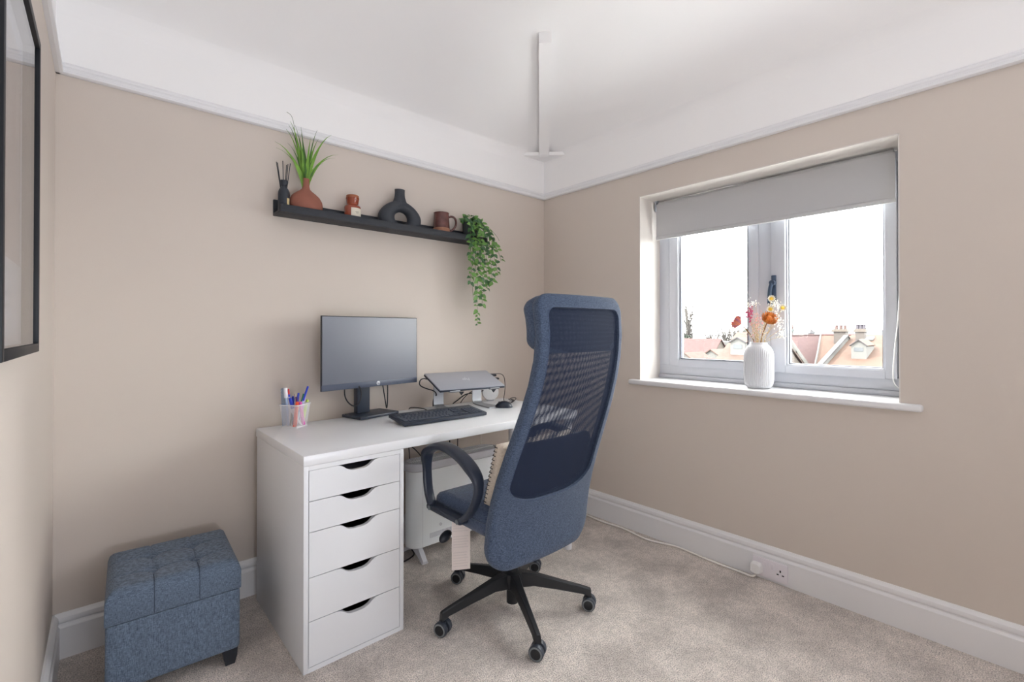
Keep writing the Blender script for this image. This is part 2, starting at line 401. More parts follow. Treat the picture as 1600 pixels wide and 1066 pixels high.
# picture rails and skirting, moulded profiles (out from wall, up)
rail = [(0, RAIL0), (.012, RAIL0), (.020, RAIL0 + .004), (.021, RAIL0 + .013), (.014, RAIL0 + .017), (.014, RAIL0 + .022), (.018, RAIL0 + .027), (.018, RAIL0 + .034), (.010, RAIL0 + .040), (.006, RAIL1), (0, RAIL1)]
skirt = [(0, 0), (.020, 0), (.020, .108), (.0175, .113), (.0125, .117), (.0115, .121), (.0165, .127), (.018, .134), (.016, .143), (.009, .150), (.006, .155), (0, .155)]
def moulding(name, prof, mt, side):
    m = MB()
    if side == 'back': m.prism([(-o, z) for o, z in prof][::-1], 'x', LX - .03, 0)
    if side == 'right': m.prism([(-o, z) for o, z in prof][::-1], 'y', YN, 0)
    if side == 'left': m.prism(prof, 'y', -3.5, .012)
    o = structure(name, m, mt, 25)
    if side == 'left': o.location = (LX, 0, 0); o.rotation_euler = (0, 0, LROT)
    return o
# 'back' prism runs along x with (y, z) outline
moulding('trim_3', rail, M['trim'], 'back'); moulding('trim_4', rail, M['trim'], 'right'); moulding('trim_5', rail, M['trim'], 'left')
moulding('baseboard_back', skirt, M['trim'], 'back'); moulding('baseboard_right', skirt, M['trim'], 'right'); moulding('baseboard_left', skirt, M['trim'], 'left')

# window: recess lining, sill, frame, casements
FX = .21
lin = MB()
lin.box(-.001, WY1 - .004, WZ0, FX + .07, WY1, WZ1); lin.box(-.001, WY0, WZ0, FX + .07, WY0 + .004, WZ1); lin.box(-.001, WY0, WZ1 - .004, FX + .07, WY1, WZ1)
structure('trim_6', lin, M['reveal'])
structure('trim_7', MB().box(-.028, -2.0151, WZ0 - .028, FX + .03, -.7098, WZ0, b=.009, seg=3), M['sill'], 40)
win = bpy.data.objects.new('window_1', None); C.objects.link(win); win.location = (FX, -1.36, WZ0); tag(win, 'white plastic two-light window set in a deep recess', kind='structure')
def wb(y0, z0, y1, z1, x0, x1, b=.004, m=None):
    return (m or MB()).box(x0 - FX, y0 + 1.36, z0 - WZ0, x1 - FX, y1 + 1.36, z1 - WZ0, b=b)
fr = MB()
wb(WY0, WZ0, WY1, .897, FX - .012, FX + .06, m=fr)           # added strip on the sill
wb(WY0, .897, WY1, .953, FX, FX + .07, m=fr); wb(WY0, 1.875, WY1, WZ1, FX, FX + .07, m=fr)
wb(-.838, .953, WY1, 1.875, FX, FX + .07, m=fr); wb(WY0, .953, -1.907, 1.875, FX, FX + .07, m=fr)
wb(-1.412, .953, -1.34, 1.875, FX, FX + .07, m=fr)
fr.build('window_frame', M['upvc'], win)
def sash(y0, z0, y1, z1, wd, proud):
    m = MB()
    xa, xb = FX - proud, FX + .055
    wb(y0 + wd[1], z0, y1 - wd[2], z0 + wd[0], xa, xb, b=0, m=m); wb(y0 + wd[1], z1 - .05, y1 - wd[2], z1, xa, xb, b=0, m=m)
    wb(y0, z0, y0 + wd[1], z1, xa, xb, m=m); wb(y1 - wd[2], z0, y1, z1, xa, xb, m=m)
    # stepped glazing bead
    gy0, gy1, gz0, gz1 = y0 + wd[1], y1 - wd[2], z0 + wd[0], z1 - .05
    for a, b_ in (((gy0 - .006, gz0 - .006), (gy1 + .006, gz0 + .008)), ((gy0 - .006, gz1 - .008), (gy1 + .006, gz1 + .006)), ((gy0 - .006, gz0), (gy0 + .009, gz1)), ((gy1 - .009, gz0), (gy1 + .006, gz1))):
        wb(a[0], a[1], b_[0], b_[1], xa + .012, xb - .004, m=m)
    s_ = m.build('casement', M['upvc'], win)
    g = MB(); e = .0035
    for a, b_ in (((gy0 + .009, gz0 + .008), (gy1 - .009, gz0 + .008 + e)), ((gy0 + .009, gz1 - .008 - e), (gy1 - .009, gz1 - .008)), ((gy0 + .009, gz0 + .008), (gy0 + .009 + e, gz1 - .008)), ((gy1 - .009 - e, gz0 + .008), (gy1 - .009, gz1 - .008))):
        wb(a[0], a[1], b_[0], b_[1], FX + .008, FX + .03, b=0, m=g)
    g.build('seal', M['rubber'], s_)
    wb(gy0 + .005, gz0 + .004, gy1 - .005, gz1 - .004, FX + .018, FX + .022, b=0).build('pane', M['glass'], s_)
    return s_
sash(-1.344, .947, -.839, 1.89, (.036, .048, .057), .004)
s2 = sash(-1.906, .947, -1.408, 1.89, (.036, .041, .065), .016)
h = MB()
h.box(-.028, -.075, .415, -.016, -.053, .56, b=.004)
h.tube([(-.028, -.064, .52), (-.048, -.062, .515), (-.052, -.056, .49), (-.050, -.052, .45), (-.048, -.052, .415)], .0095, 10, smooth=2)
h.rod((-.02, -.064, .52), (-.052, -.064, .52), .013)
h.build('window_handle', M['handle'], s2, label='dark pewter handle')

# ------------------------------------------------------------------ roller blind
bl = thing('roller_blind', 'pale grey roller blind pulled a fifth down the window', 'blind', (.155, -1.36, 1.89))
m = MB(); m.rod((.005, -.545, .010), (.005, .555, .010), .019, seg=20); m.build('roller_tube', M['blind'], bl)
m = MB(); m.box(-.0185, -.552, -.185, -.0175, .562, .012); m.build('blind_fabric', M['blind'], bl)
m = MB(); m.box(-.024, -.553, -.199, -.012, .563, -.178, b=.004); m.build('bottom_bar', M['blind'], bl)
for yy in (.573, -.575):
    m = MB(); m.box(-.014, yy - .003, -.025, .03, yy + .003, .036, b=.002); m.rod((.005, yy - .008, .010), (.005, yy + .008, .010), .014)
    m.box(-.014, yy - .012, .030, .03, yy + .012, .036, b=.001); m.build('bracket', M['bracket'], bl)
m = MB()
m.tube([(-.005, -.568, .01), (-.006, -.566, -.4), (-.004, -.560, -.66), (-.006, -.546, -.80), (-.005, -.537, -.93), (-.004, -.546, -.965), (-.002, -.565, -.98), (.006, -.576, -.95), (.01, -.578, -.6), (.012, -.574, .01)], .0022, 6, smooth=2)
m.build('chain', M['white_plastic'], bl, label='thin white looped cord')

# ------------------------------------------------------------------ desk
DT, DB = .7336, .698
dk = thing('desk', 'long white desk along the wall under the black shelf', 'desk', (-1.8307, -.364, 0))
MB().box(0, -.307, DB, 1.40, .307, DT, b=.003).build('desktop', M['desk'], dk)
for x, y in ((1.36, -.275), (1.375, .19)):
    T = Matrix.Translation((x, y, 0)); m = MB(); m.lathe([(.019, .0), (.0205, .008), (.0205, .66), (.0205, .690), (.045, .690), (.045, .6978)], 24, T=T)
    m.build('leg', M['desk'], dk)

# ------------------------------------------------------------------ drawer unit
cbt = thing('drawer_unit', 'white five-drawer unit holding up the left end of the desk', 'drawer unit', (-1.8290, -.668, 0))
W_, D_, H_, t_ = .373, .600, .6975, .016
m = MB()
m.box(0, 0, 0, t_, D_, H_, b=.001); m.box(W_ - t_, 0, 0, W_, D_, H_, b=.001)
m.box(t_, 0, H_ - t_, W_ - t_, D_, H_); m.box(t_, 0, 0, W_ - t_, D_, t_); m.box(t_, D_ - .006, t_, W_ - t_, D_, H_ - t_, mi=1)
m.build('carcass', [M['cab'], M['cab_in']], cbt)
zc = [.6815, .576, .471, .318, .170, .0165]
a, b = t_ + .0022, W_ - t_ - .0022
for i in range(5):
    z1, z0 = zc[i] - .0012, zc[i + 1] + .0012
    w_ = b - a; c0, c1 = a + .315 * w_, a + .715 * w_
    pts = [(a, z0), (b, z0), (b, z1)]
    dep = .026
    right = [(c1 + .012, z1), (c1, z1 - .002), (c1 - .012, z1 - .008), (c1 - .026, z1 - .019), (c1 - .038, z1 - dep + .002), (c1 - .050, z1 - dep)]
    left = [(c0 + .050, z1 - dep), (c0 + .038, z1 - dep + .002), (c0 + .026, z1 - .019), (c0 + .012, z1 - .008), (c0, z1 - .002), (c0 - .012, z1)]
    pts += right + left + [(a, z1)]
    dr = MB().prism(pts, 'y', .001, .017).build('drawer', M['cab'], cbt, 25)
    m = MB(); hz = min(z1 - .035, z0 + .075)
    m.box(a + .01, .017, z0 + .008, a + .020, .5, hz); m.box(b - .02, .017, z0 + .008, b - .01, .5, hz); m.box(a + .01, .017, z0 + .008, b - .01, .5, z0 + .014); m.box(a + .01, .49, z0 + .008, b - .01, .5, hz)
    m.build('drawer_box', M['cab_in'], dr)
tag(MB().box(-1.74, -.60, .6125, -1.53, -.34, .640, b=.004).build('document_wallet', mat('grey_wallet', (112, 110, 122), .5)), 'grey folder lying in the open top of the uppermost drawer', 'folder')

# ------------------------------------------------------------------ monitor
mo = thing('monitor', 'black flat-screen monitor turned slightly on the white desk', 'monitor', (-1.32, -.112, DT), 8.0)
zb = .878 - DT; sh = .346; sw = .27
MB().box(-sw, 0, zb, sw, .009, zb + sh, b=.002).build('bezel', M['bezel'], mo)
MB().prism([(-sw + .02, zb + .01), (sw - .02, zb + .01), (sw - .02, zb + sh - .02), (-sw + .02, zb + sh - .02)], 'y', .009, .03, bev=.006).build('back_shell', M['bezel'], mo)
MB().box(-sw + .0045, -.0012, zb + .029, sw - .004, .0005, zb + sh - .004).build('screen', M['screen'], mo)
ch = MB().box(-sw + .001, -.0022, zb + .001, sw - .001, .0008, zb + .0285, b=.0008).build('chin', M['chin'], mo)
lg = MB().rod((.028, -.0021, zb + .0155), (.028, -.0038, zb + .0155), .0100, seg=28).build('badge', M['logo'], ch, label='round pale badge with slanted letters')
lm = text_mesh('hp', .0175, .0004, .35); lm.materials.append(M['chin'])
share('lettering', lm, lg, (.0275, -.0042, zb + .0148), (PI / 2, 0, 0))
m = MB(); m.box(-.068, .030, .016, .002, .066, zb + .12, b=.004); m.box(-.06, .028, zb + .08, -.006, .034, zb + .19, b=.002); m.build('stand_column', M['stand_dark'], mo)
T = Matrix.Rotation(R(5), 4, 'Z')
MB().box(-.114, -.058, .001, .114, .092, .015, b=.003, T=Matrix.Translation((.0, .0, 0)) @ T).build('stand_base', M['stand_dark'], mo)
tag(MB().tube([(-1.402, -.085, .90), (-1.398, -.135, .885), (-1.396, -.150, .845), (-1.412, -.152, .805), (-1.432, -.148, .795), (-1.455, -.135, .812), (-1.466, -.115, .845), (-1.455, -.09, .89), (-1.43, -.075, .92)], .0032, 8, smooth=2).build('monitor_cable', M['cable']), 'black cable looping round the monitor stand column', 'cable')
tag(MB().tube([(-1.254, -.075, .90), (-1.252, -.08, .87), (-1.240, -.088, .78), (-1.236, -.088, .754), (-1.231, -.088, .78), (-1.226, -.08, .87), (-1.224, -.07, .90)], .0030, 8, smooth=2).build('video_cable', M['cable']), 'black cable hanging in a narrow V behind the right of the monitor', 'cable')

# ------------------------------------------------------------------ keyboard and mouse
kb = thing('keyboard', 'black full-size keyboard in front of the laptop stand', 'keyboard', (-1.119, -.474, DT), -1.4)
rise = math.atan2(.018, .155); T = Matrix.Rotation(rise, 4, 'X')
m = MB(); m.box(-.225, 0, .0025, .225, .158, .018, b=.003, T=T)
for x in (-.18, .18): m.box(x - .015, .128, 0, x + .015, .136, .024, b=.002)
m.build('body', M['key_body'], kb)
m = MB()
def key(x, y, wx=.0172, wy=.0165):
    m.box(x, y, .0175, x + wx - .0022, y + wy - .0022, .0225, b=.0018, T=T, seg=1)
X0 = -.218
rows = [(.132, [(0, 1)] + [(2 + i, 1) for i in range(4)] + [(6.5 + i, 1) for i in range(4)] + [(11 + i, 1) for i in range(4)]),
        (.110, [(i, 1) for i in range(13)] + [(13, 2)]), (.0925, [(0, 1.5)] + [(1.5 + i, 1) for i in range(12)] + [(13.5, 1.5)]),
        (.075, [(0, 1.75)] + [(1.75 + i, 1) for i in range(11)] + [(12.75, 2.25)]), (.0575, [(0, 2.25)] + [(2.25 + i, 1) for i in range(10)] + [(12.25, 2.75)]),
        (.040, [(0, 1.25), (1.25, 1.25), (2.5, 1.25), (3.75, 6.25), (10, 1.25), (11.25, 1.25), (12.5, 1.25), (13.75, 1.25)])]
U = .01905
for y, ks in rows:
    for x, w_ in ks: key(X0 + x * U * .985, y - .026, w_ * U * .985, .0172)
for r_ in range(6):
    y = rows[r_][0] - .026
    if r_ in (0, 1, 2): [key(X0 + (15.35 + i) * U * .985, y, U * .985, .0172) for i in range(3)]
    if r_ == 4: key(X0 + 16.35 * U * .985, y, U * .985, .0172)
    if r_ == 5: [key(X0 + (15.35 + i) * U * .985, y, U * .985, .0172) for i in range(3)]
    if r_ > 0: [key(X0 + (18.65 + i) * U * .985, y, U * .985, .0172) for i in range(4)]
m.build('keys', M['key'], kb, kind='stuff')
tag(MB().tube([(-1.06, -.300, .750), (-1.062, -.245, .742), (-1.055, -.17, .741), (-1.03, -.115, .7375), (-1.04, -.085, .738), (-1.07, -.060, .742), (-1.083, -.040, .738), (-1.085, -.030, .66), (-1.07, -.03, .45)], .0026, 8, smooth=2).build('keyboard_cable', M['cable']), 'black keyboard cable curling over the back edge of the desk', 'cable')
ms = thing('mouse', 'black computer mouse beside the right foot of the laptop stand', 'mouse', (-.668, -.345, DT), 46)
def mouse_loop(t):
    # t along the length; returns a cross-section loop
    y = -.050 + .1 * t; e = (1 - abs(2 * t - 1) ** 2.6) ** .5 if 0 < t < 1 else 0.02
    hw_ = .030 * max(e, .03); hh = .034 * max(e, .03) * (1.02 - .35 * (t - .45) ** 2 * 4)
    return [(hw_ * math.copysign(abs(math.cos(a)) ** .8, math.cos(a)), y, .001 + (hh * math.sin(a) if math.sin(a) > 0 else 0)) for a in [2 * PI * k / 24 for k in range(24)]]
MB().sections([mouse_loop(i / 16) for i in range(17)]).build('shell', M['mouse'], ms, 60)
m = MB(); m.rod((-.003, .024, .0255), (.003, .024, .0255), .0065, seg=16); m.build('scroll_wheel', M['caster'], ms)
tag(MB().tube([(-.622, -.312, .744), (-.60, -.296, .738), (-.57, -.285, .7375), (-.525, -.255, .7375), (-.47, -.215, .7375), (-.42, -.17, .738), (-.39, -.14, .739), (-.42, -.12, .7385), (-.46, -.17, .7395), (-.49, -.23, .739), (-.51, -.255, .7425), (-.50, -.205, .742), (-.475, -.16, .742), (-.455, -.18, .741), (-.50, -.245, .7445), (-.528, -.26, .741), (-.555, -.24, .739), (-.548, -.20, .742), (-.525, -.190, .79), (-.522, -.188, .85), (-.530, -.187, .885), (-.555, -.187, .902), (-.600, -.187, .903)], .0020, 6, smooth=2).build('mouse_cable', M['cable']), 'thin black mouse cable curled beside the mouse and rising to the laptop', 'cable')

# ------------------------------------------------------------------ laptop on its stand
LO, LR, LD = (-.839, -.2145, DT), -7.9, .205
ls = thing('laptop_stand', 'silver bent-aluminium laptop stand with two feet behind the keyboard', 'laptop stand', LO, LR)
tilt = math.atan2(.069, LD)
def lap_z(y): return .107 + (y + LD / 2) * math.tan(tilt)      # height of the laptop underside above the desk
for sx in (-.111, .130):
    # side profile: flared foot forward, bend, plate up, top leaning under the laptop
    pts = [(-.095, .0032), (.060, .0032), (.082, .006), (.092, .016), (.095, .03), (.095, lap_z(.095) - .012), (.090, lap_z(.085) - .0045), (.075, lap_z(.075) - .0025), (-.098, lap_z(-.098) - .0045), (-.108, lap_z(-.108) + .006)]
    loops = []
    for i, (y, z) in enumerate(pts):
        p0 = pts[max(i - 1, 0)]; p1 = pts[min(i + 1, len(pts) - 1)]
        ty, tz = p1[0] - p0[0], p1[1] - p0[1]; L = math.hypot(ty, tz); ny, nz = -tz / L * .0022, ty / L * .0022
        wl, wr = .0285, (.060 if i == 0 else .030)
        loops.append([(sx - wl, y + ny, z + nz), (sx + wr, y + ny, z + nz), (sx + wr, y - ny, z - nz), (sx - wl, y - ny, z - nz)])
    ft = MB().sections(loops).build('support', M['silver'], ls, 20)
    m = MB(); m.box(sx - .02, -.09, .0, sx + .02, -.08, .0012); m.build('pad', M['black_plastic'], ft)
MB().box(-.111, -.010, lap_z(0) - .0075 - .004, .130, .012, lap_z(0) - .0085, b=.001).build('cross_bar', M['silver'], ls)
for sx in (-.075, .120):
    m = MB(); zt_ = lap_z(-.106); m.prism([(sx - .012, zt_ - .002), (sx + .001, zt_ - .019), (sx + .016, zt_ - .002)], 'y', -.109, -.103); m.build('stop_clip', M['black_plastic'], ls)
lp = thing('laptop', 'closed grey laptop resting tilted on the silver stand', 'laptop', LO, LR)
T = Matrix.Translation((0, -LD / 2, .107)) @ Matrix.Rotation(tilt, 4, 'X')
LH = math.hypot(LD, .069)
MB().box(-.195, 0, .0, .195, LH, .0085, b=.003, T=T).build('base', M['laptop_edge'], lp)
MB().box(-.195, .001, .0092, .195, LH - .001, .0155, b=.003, T=T).build('lid', M['laptop'], lp)
lm = text_mesh('hp', .046, .0002, .35); lm.materials.append(M['laptop_logo'])
lo = share('lid_logo', lm, lp); lo.matrix_local = T @ Matrix.Translation((.012, LH * .5, .0156)) @ Matrix.Rotation(PI, 4, 'Z')
ua = thing('usb_adapter', 'black plug-in adapter sticking out of the right side of the laptop', 'adapter', LO, LR)
MB().box(.1955, .150, .001, .230, .172, .012, b=.002, T=T).build('casing', M['black_plastic'], ua)
MB().box(.1955, .105, .002, .222, .119, .010, b=.001, T=T).build('dongle', M['black_plastic'], ua)
tag(MB().tube([(-1.022, -.128, .896), (-1.045, -.13, .902), (-1.066, -.13, .895), (-1.072, -.13, .868), (-1.03, -.122, .847), (-.968, -.120, .828), (-.952, -.116, .803), (-.945, -.075, .785), (-.93, -.040, .748), (-.92, -.030, .70), (-.92, -.03, .5)], .0032, 8, smooth=2).build('charger_cable', M['cable']), 'black charger cable bowing out from the left side of the laptop', 'cable')
tag(MB().tube([(-.600, -.085, .797), (-.66, -.083, .788), (-.72, -.07, .785), (-.745, -.06, .77), (-.775, -.053, .748), (-.80, -.05, .736), (-.81, -.03, .70), (-.81, -.03, .5)], .0036, 8, smooth=2).build('dock_cable', M['cable']), 'thick black cable dropping behind the desk under the laptop', 'cable')
tag(MB().tube([(-.68, -.10, .805), (-.70, -.075, .792), (-.725, -.058, .765), (-.745, -.052, .740), (-.752, -.03, .70), (-.755, -.03, .45)], .0024, 8, smooth=2).build('thin_cable', M['cable']), 'thin black cable beside the thick one under the laptop', 'cable')
pk = thing('round_speaker', 'round white disc-shaped device standing upright behind the laptop', 'device', (-.565, -.10, DT), -33)
T = Matrix.Translation((0, 0, .0525)) @ Matrix.Rotation(PI / 2, 4, 'X')
MB().lathe([(.030, -.012), (.046, -.0125), (.050, -.008), (.0515, 0), (.050, .008), (.046, .0125), (.030, .013), (.001, .0132)], 40, T=T).build('shell', M['white_plastic'], pk)
MB().box(-.022, -.016, 0, .022, .016, .004, b=.0015).build('foot', M['heater_top'], pk)

# ------------------------------------------------------------------ pen cup and pens
cup = thing('pen_cup', 'white wire-mesh pen cup on the left end of the desk', 'pen cup', (-1.690, -.122, DT), 37)
cb_, ct_, chh = .036, .046, .098
def sq(hw_, z, r=.006, n=4):
    out = []
    for cx, cy, a0_ in ((1, 1, 0), (-1, 1, 90), (-1, -1, 180), (1, -1, 270)):
        for k in range(n + 1):
            a_ = R(a0_ + 90 * k / n); out.append((cx * (hw_ - r) + r * math.cos(a_), cy * (hw_ - r) + r * math.sin(a_), z))
    return out
def wire_mat():
    q = NT('white_wire_mesh'); b = q.b; b.inputs['Base Color'].default_value = s2l((232, 230, 234)); b.inputs['Roughness'].default_value = .45
    tc = q.n('ShaderNodeTexCoord'); sp = q.n('ShaderNodeSeparateXYZ'); q.l(tc.outputs['Object'], sp.inputs[0])
    hx = q.n('ShaderNodeMath', operation='ADD'); q.l(sp.outputs[0], hx.inputs[0]); q.l(sp.outputs[1], hx.inputs[1])
    cs = []
    for o_, sgn in ((hx.outputs[0], 1), (hx.outputs[0], -1)):
        ad_ = q.n('ShaderNodeMath', operation='MULTIPLY_ADD'); ad_.inputs[1].default_value = sgn; q.l(o_, ad_.inputs[0]); q.l(sp.outputs[2], ad_.inputs[2])
        ml = q.n('ShaderNodeMath', operation='MULTIPLY'); ml.inputs[1].default_value = 2 * PI * 380; q.l(ad_.outputs[0], ml.inputs[0])
        c_ = q.n('ShaderNodeMath', operation='COSINE'); q.l(ml.outputs[0], c_.inputs[0]); cs.append(c_.outputs[0])
    mx = q.n('ShaderNodeMath', operation='MAXIMUM'); q.l(cs[0], mx.inputs[0]); q.l(cs[1], mx.inputs[1])
    gt = q.n('ShaderNodeMath', operation='GREATER_THAN'); gt.inputs[1].default_value = .66; q.l(mx.outputs[0], gt.inputs[0])
    q.l(gt.outputs[0], b.inputs['Alpha']); return q.m
m = MB(); m.sections([sq(cb_, .003), sq(ct_, chh)], cap=False); m.build('mesh_wall', wire_mat(), cup, 50)
m = MB(); m.tube(sq(ct_, chh), .0022, 8, closed=True); m.build('rim', M['cup_wire'], cup)
m = MB(); m.sections([sq(cb_ + .001, 0), sq(cb_ + .001, .004)]); m.build('base', M['cup_wire'], cup)
def pen(name, label, cat, p0, p1, r, cols, caps=((0, 1),), tip=None):
    """cols: list of (fraction0, fraction1, radius factor, material, part name)"""
    p0 = Vector(p0); p1 = Vector(p1); o = thing(name, label, cat, p0)
    d_ = p1 - p0
    for f0, f1, k0, k1, mt, pn in cols:
        MB().rod(d_ * f0, d_ * f1, r * k0, r * k1, 12).build(pn, mt, o)
    return o
zc_ = DT + .006
P = lambda x, y, z: (-1.690 + x, -.122 + y, z)
ink = {k: mat('pen_' + k, c_, .35) for k, c_ in {'blue': (36, 62, 190), 'dark_blue': (30, 48, 140), 'red': (196, 40, 44), 'green': (34, 120, 78), 'orange': (244, 92, 56), 'pink': (228, 96, 190), 'yellow': (214, 240, 110), 'white': (232, 232, 238), 'lilac': (196, 186, 226), 'purple': (96, 60, 120), 'wood': (140, 110, 84), 'graphite': (60, 60, 66), 'clear': (176, 196, 224)}.items()}
hl = lambda c_: [(0, .80, 1, 1, ink[c_], 'barrel'), (.80, .84, .8, .8, ink[c_], 'collar'), (.84, 1, .95, .85, ink[c_], 'cap')]
pen('highlighter', 'fat orange highlighter standing in the front of the pen cup', 'highlighter', P(-.012, -.033, zc_), P(-.004, -.043, .846), .0078, hl('orange'))
pen('highlighter', 'fat pink highlighter in the pen cup right of the orange one', 'highlighter', P(.030, -.016, zc_), P(.012, -.030, .843), .0075, hl('pink'))
pen('highlighter', 'yellow-green highlighter leaning at the right of the pen cup', 'highlighter', P(.030, .000, zc_ + .01), P(.060, .022, .842), .0070, hl('yellow'))
bp_ = lambda c_, b_: [(0, .62, 1, 1, ink[b_], 'barrel'), (.62, 1, 1.18, .95, ink[c_], 'cap')]
pen('ballpoint_pen', 'blue-capped pen leaning out highest at the right of the pen cup', 'pen', P(-.004, -.004, zc_), P(.058, .010, .904), .0045, bp_('blue', 'clear'))
pen('ballpoint_pen', 'short blue-capped pen left of the tallest blue pen', 'pen', P(.0, .012, zc_), P(.018, .012, .878), .0045, bp_('blue', 'clear'))
pen('ballpoint_pen', 'blue-capped pen leaning to the left behind the orange highlighter', 'pen', P(.005, -.012, zc_), P(-.030, -.026, .864), .0062, bp_('blue', 'white'))
pen('ballpoint_pen', 'dark blue pen upright in the middle of the pen cup', 'pen', P(-.004, .014, zc_), P(-.014, -.014, .868), .0052, bp_('dark_blue', 'dark_blue'))
pen('ballpoint_pen', 'red-topped pen with a blue band at the back left of the pen cup', 'pen', P(-.02, .012, zc_), P(-.026, .006, .900), .0046, [(0, .78, 1, 1, ink['white'], 'barrel'), (.78, .85, 1.2, 1.2, ink['blue'], 'band'), (.85, 1, 1.2, .7, ink['red'], 'cap')])
pen('ballpoint_pen', 'green-capped pen beside the tall blue pen', 'pen', P(.004, .0, zc_), P(.040, .010, .872), .0048, bp_('green', 'white'))
pen('ballpoint_pen', 'lilac pen with a white top at the right of the pen cup', 'pen', P(.022, .022, zc_), P(.052, .020, .878), .0044, [(0, .9, 1, 1, ink['lilac'], 'barrel'), (.9, 1, 1, .8, ink['white'], 'cap')])
pen('ballpoint_pen', 'purple pen low in the middle of the pen cup', 'pen', P(.02, .018, zc_), P(.006, .006, .862), .0045, bp_('purple', 'purple'))
pen('pencil', 'sharpened wooden pencil in the middle of the pen cup', 'pencil', P(-.02, .0, zc_), P(.000, .008, .876), .0036, [(0, .86, 1, 1, ink['graphite'], 'shaft'), (.86, .97, 1, .35, ink['wood'], 'sharpened_end'), (.97, 1, .35, .1, ink['graphite'], 'lead')])
pen('marker', 'slim white marker slanting low inside the pen cup', 'marker', P(.018, -.030, zc_), P(-.03, -.006, .822), .0045, [(0, .7, 1, 1, ink['white'], 'barrel'), (.7, 1, .95, .85, ink['white'], 'cap')])
ru = thing('ruler', 'clear blue plastic ruler at the left of the pen cup', 'ruler', P(-.040, .012, zc_ + .001), 37)
T = Matrix.Rotation(R(-4), 4, 'Y')
MB().box(-.014, -.001, .0, .014, .001, .165, b=.0005, T=T).build('blade', thin_glass('clear_blue_plastic', (.72, .82, .95, 1), 1), ru)
m = MB()
for k in range(16): m.box(.006, -.0014, .01 + k * .01, .0135, -.001, .0108 + k * .01, T=T)
m.build('marks', ink['dark_blue'], ru, kind='stuff')
pen('marker', 'clear-barrelled marker with a broad white cap at the left of the pen cup', 'marker', P(-.026, .004, zc_), P(-.040, .004, .905), .0060, [(0, .74, .8, .8, ink['clear'], 'barrel'), (.74, 1, 1.5, 1.35, ink['white'], 'cap')])

# ------------------------------------------------------------------ office chair
ch_ = thing('office_chair', 'tall blue-grey office chair with a see-through mesh back, drawn up to the desk', 'chair', (-1.045, -.84, 0))
zk = [.28, .5, .65, .8, .95, 1.1, 1.28]
pY = np.polyfit(zk, [-.165, -.183, -.222, -.288, -.345, -.370, -.352], 4)
pW = np.polyfit(zk, [.535, .535, .518, .492, .460, .446, .466], 4)
Yc = lambda z: float(np.polyval(pY, z)); Wc = lambda z: float(np.polyval(pW, z))
def bk(u, z, off=0):
    """a point of the curved back: u -1..1 across, z up, off rearward of mid-thickness"""
    dz = (Yc(z + .01) - Yc(z - .01)) / .02; L = math.hypot(1, dz)
    y = Yc(z) - .026 * (1 - u * u); 
    return Vector((u * Wc(z) / 2, y - off / L, z + off * dz / L))
def rr(u0, u1, z0, z1, bru, brz, tru, trz, n=8, e=10, smile=0):
    o = []
    for (cu, cz, ru, rz, a0_) in ((u1 - bru, z0 + brz, bru, brz, -90), (u1 - tru, z1 - trz, tru, trz, 0), (u0 + tru, z1 - trz, tru, trz, 90), (u0 + bru, z0 + brz, bru, brz, 180)):
        for k in range(n + 1):
            a_ = R(a0_ + 90 * k / n); o.append((cu + ru * math.cos(a_), cz + rz * math.sin(a_)))
        # straight run to the next corner
        o.append(None)
    pts = []; L = len(o)
    for i, p in enumerate(o):
        if p is not None: pts.append(p); continue
        p0 = o[i - 1]; p1 = o[(i + 1) % L]
        for k in range(1, e): pts.append((p0[0] + (p1[0] - p0[0]) * k / e, p0[1] + (p1[1] - p0[1]) * k / e))
    return pts
outer = rr(-1, 1, .283, 1.278, .34, .085, .24, .055)
inner = rr(-.86, .86, .535, 1.232, .62, .085, .16, .035)
tk = .017
prof = [(0, .55), (.0, 1.0), (.12, 1.0), (.5, 1.0), (.86, 1.0), (.96, .82), (1.0, .4), (1.0, -.4), (.96, -.82), (.86, -1.0), (.5, -1.0), (.12, -1.0), (0, -1.0), (0, -.55)]
loops = []
for (iu, iz), (ou, oz) in zip(inner, outer):
    loops.append([bk(iu + (ou - iu) * t, iz + (oz - iz) * t, h * tk) for t, h in prof])
MB().sections(loops, closed=True).build('back_frame', M['chair_fab'], ch_, 50)
def mesh_layer(name, off, mt, u_=1.03):
    m = MB(); cu, cz = 0, .90; rings = 12; n_ = len(inner); vs = []; uv = []
    for s in range(rings + 1):
        f = s / rings * u_
        for (iu, iz) in inner:
            u, z = cu + (iu - cu) * f, cz + (iz - cz) * f
            vs.append(bk(u, z, off)); uv.append((u * Wc(z) / 2 + 1, z))
    fs = [(s * n_ + k, s * n_ + (k + 1) % n_, (s + 1) * n_ + (k + 1) % n_, (s + 1) * n_ + k) for s in range(rings) for k in range(n_)]
    m.add(vs, fs); me = m.mesh(name, mt)
    ul = me.uv_layers.new(name='UVMap')
    for lp_ in me.loops: ul.data[lp_.index].uv = uv[lp_.vertex_index]
    o = bpy.data.objects.new(name, me); C.objects.link(o); o.parent = ch_; return o
mesh_layer('back_mesh', .008, mesh_cloth('rear_mesh', (34, 44, 66), (1500, 1500), .34, .3))
mesh_layer('back_mesh', -.008, mesh_cloth('front_mesh', (34, 44, 66), (1500 * 1.003, 1500 * .990), .34, .3))
# seam piping round the mesh opening and a seam across the lower frame
MB().tube([bk(u, z, tk + .0005) for u, z in inner], .0016, 6, closed=True).build('piping', M['seat_fab'], ch_)
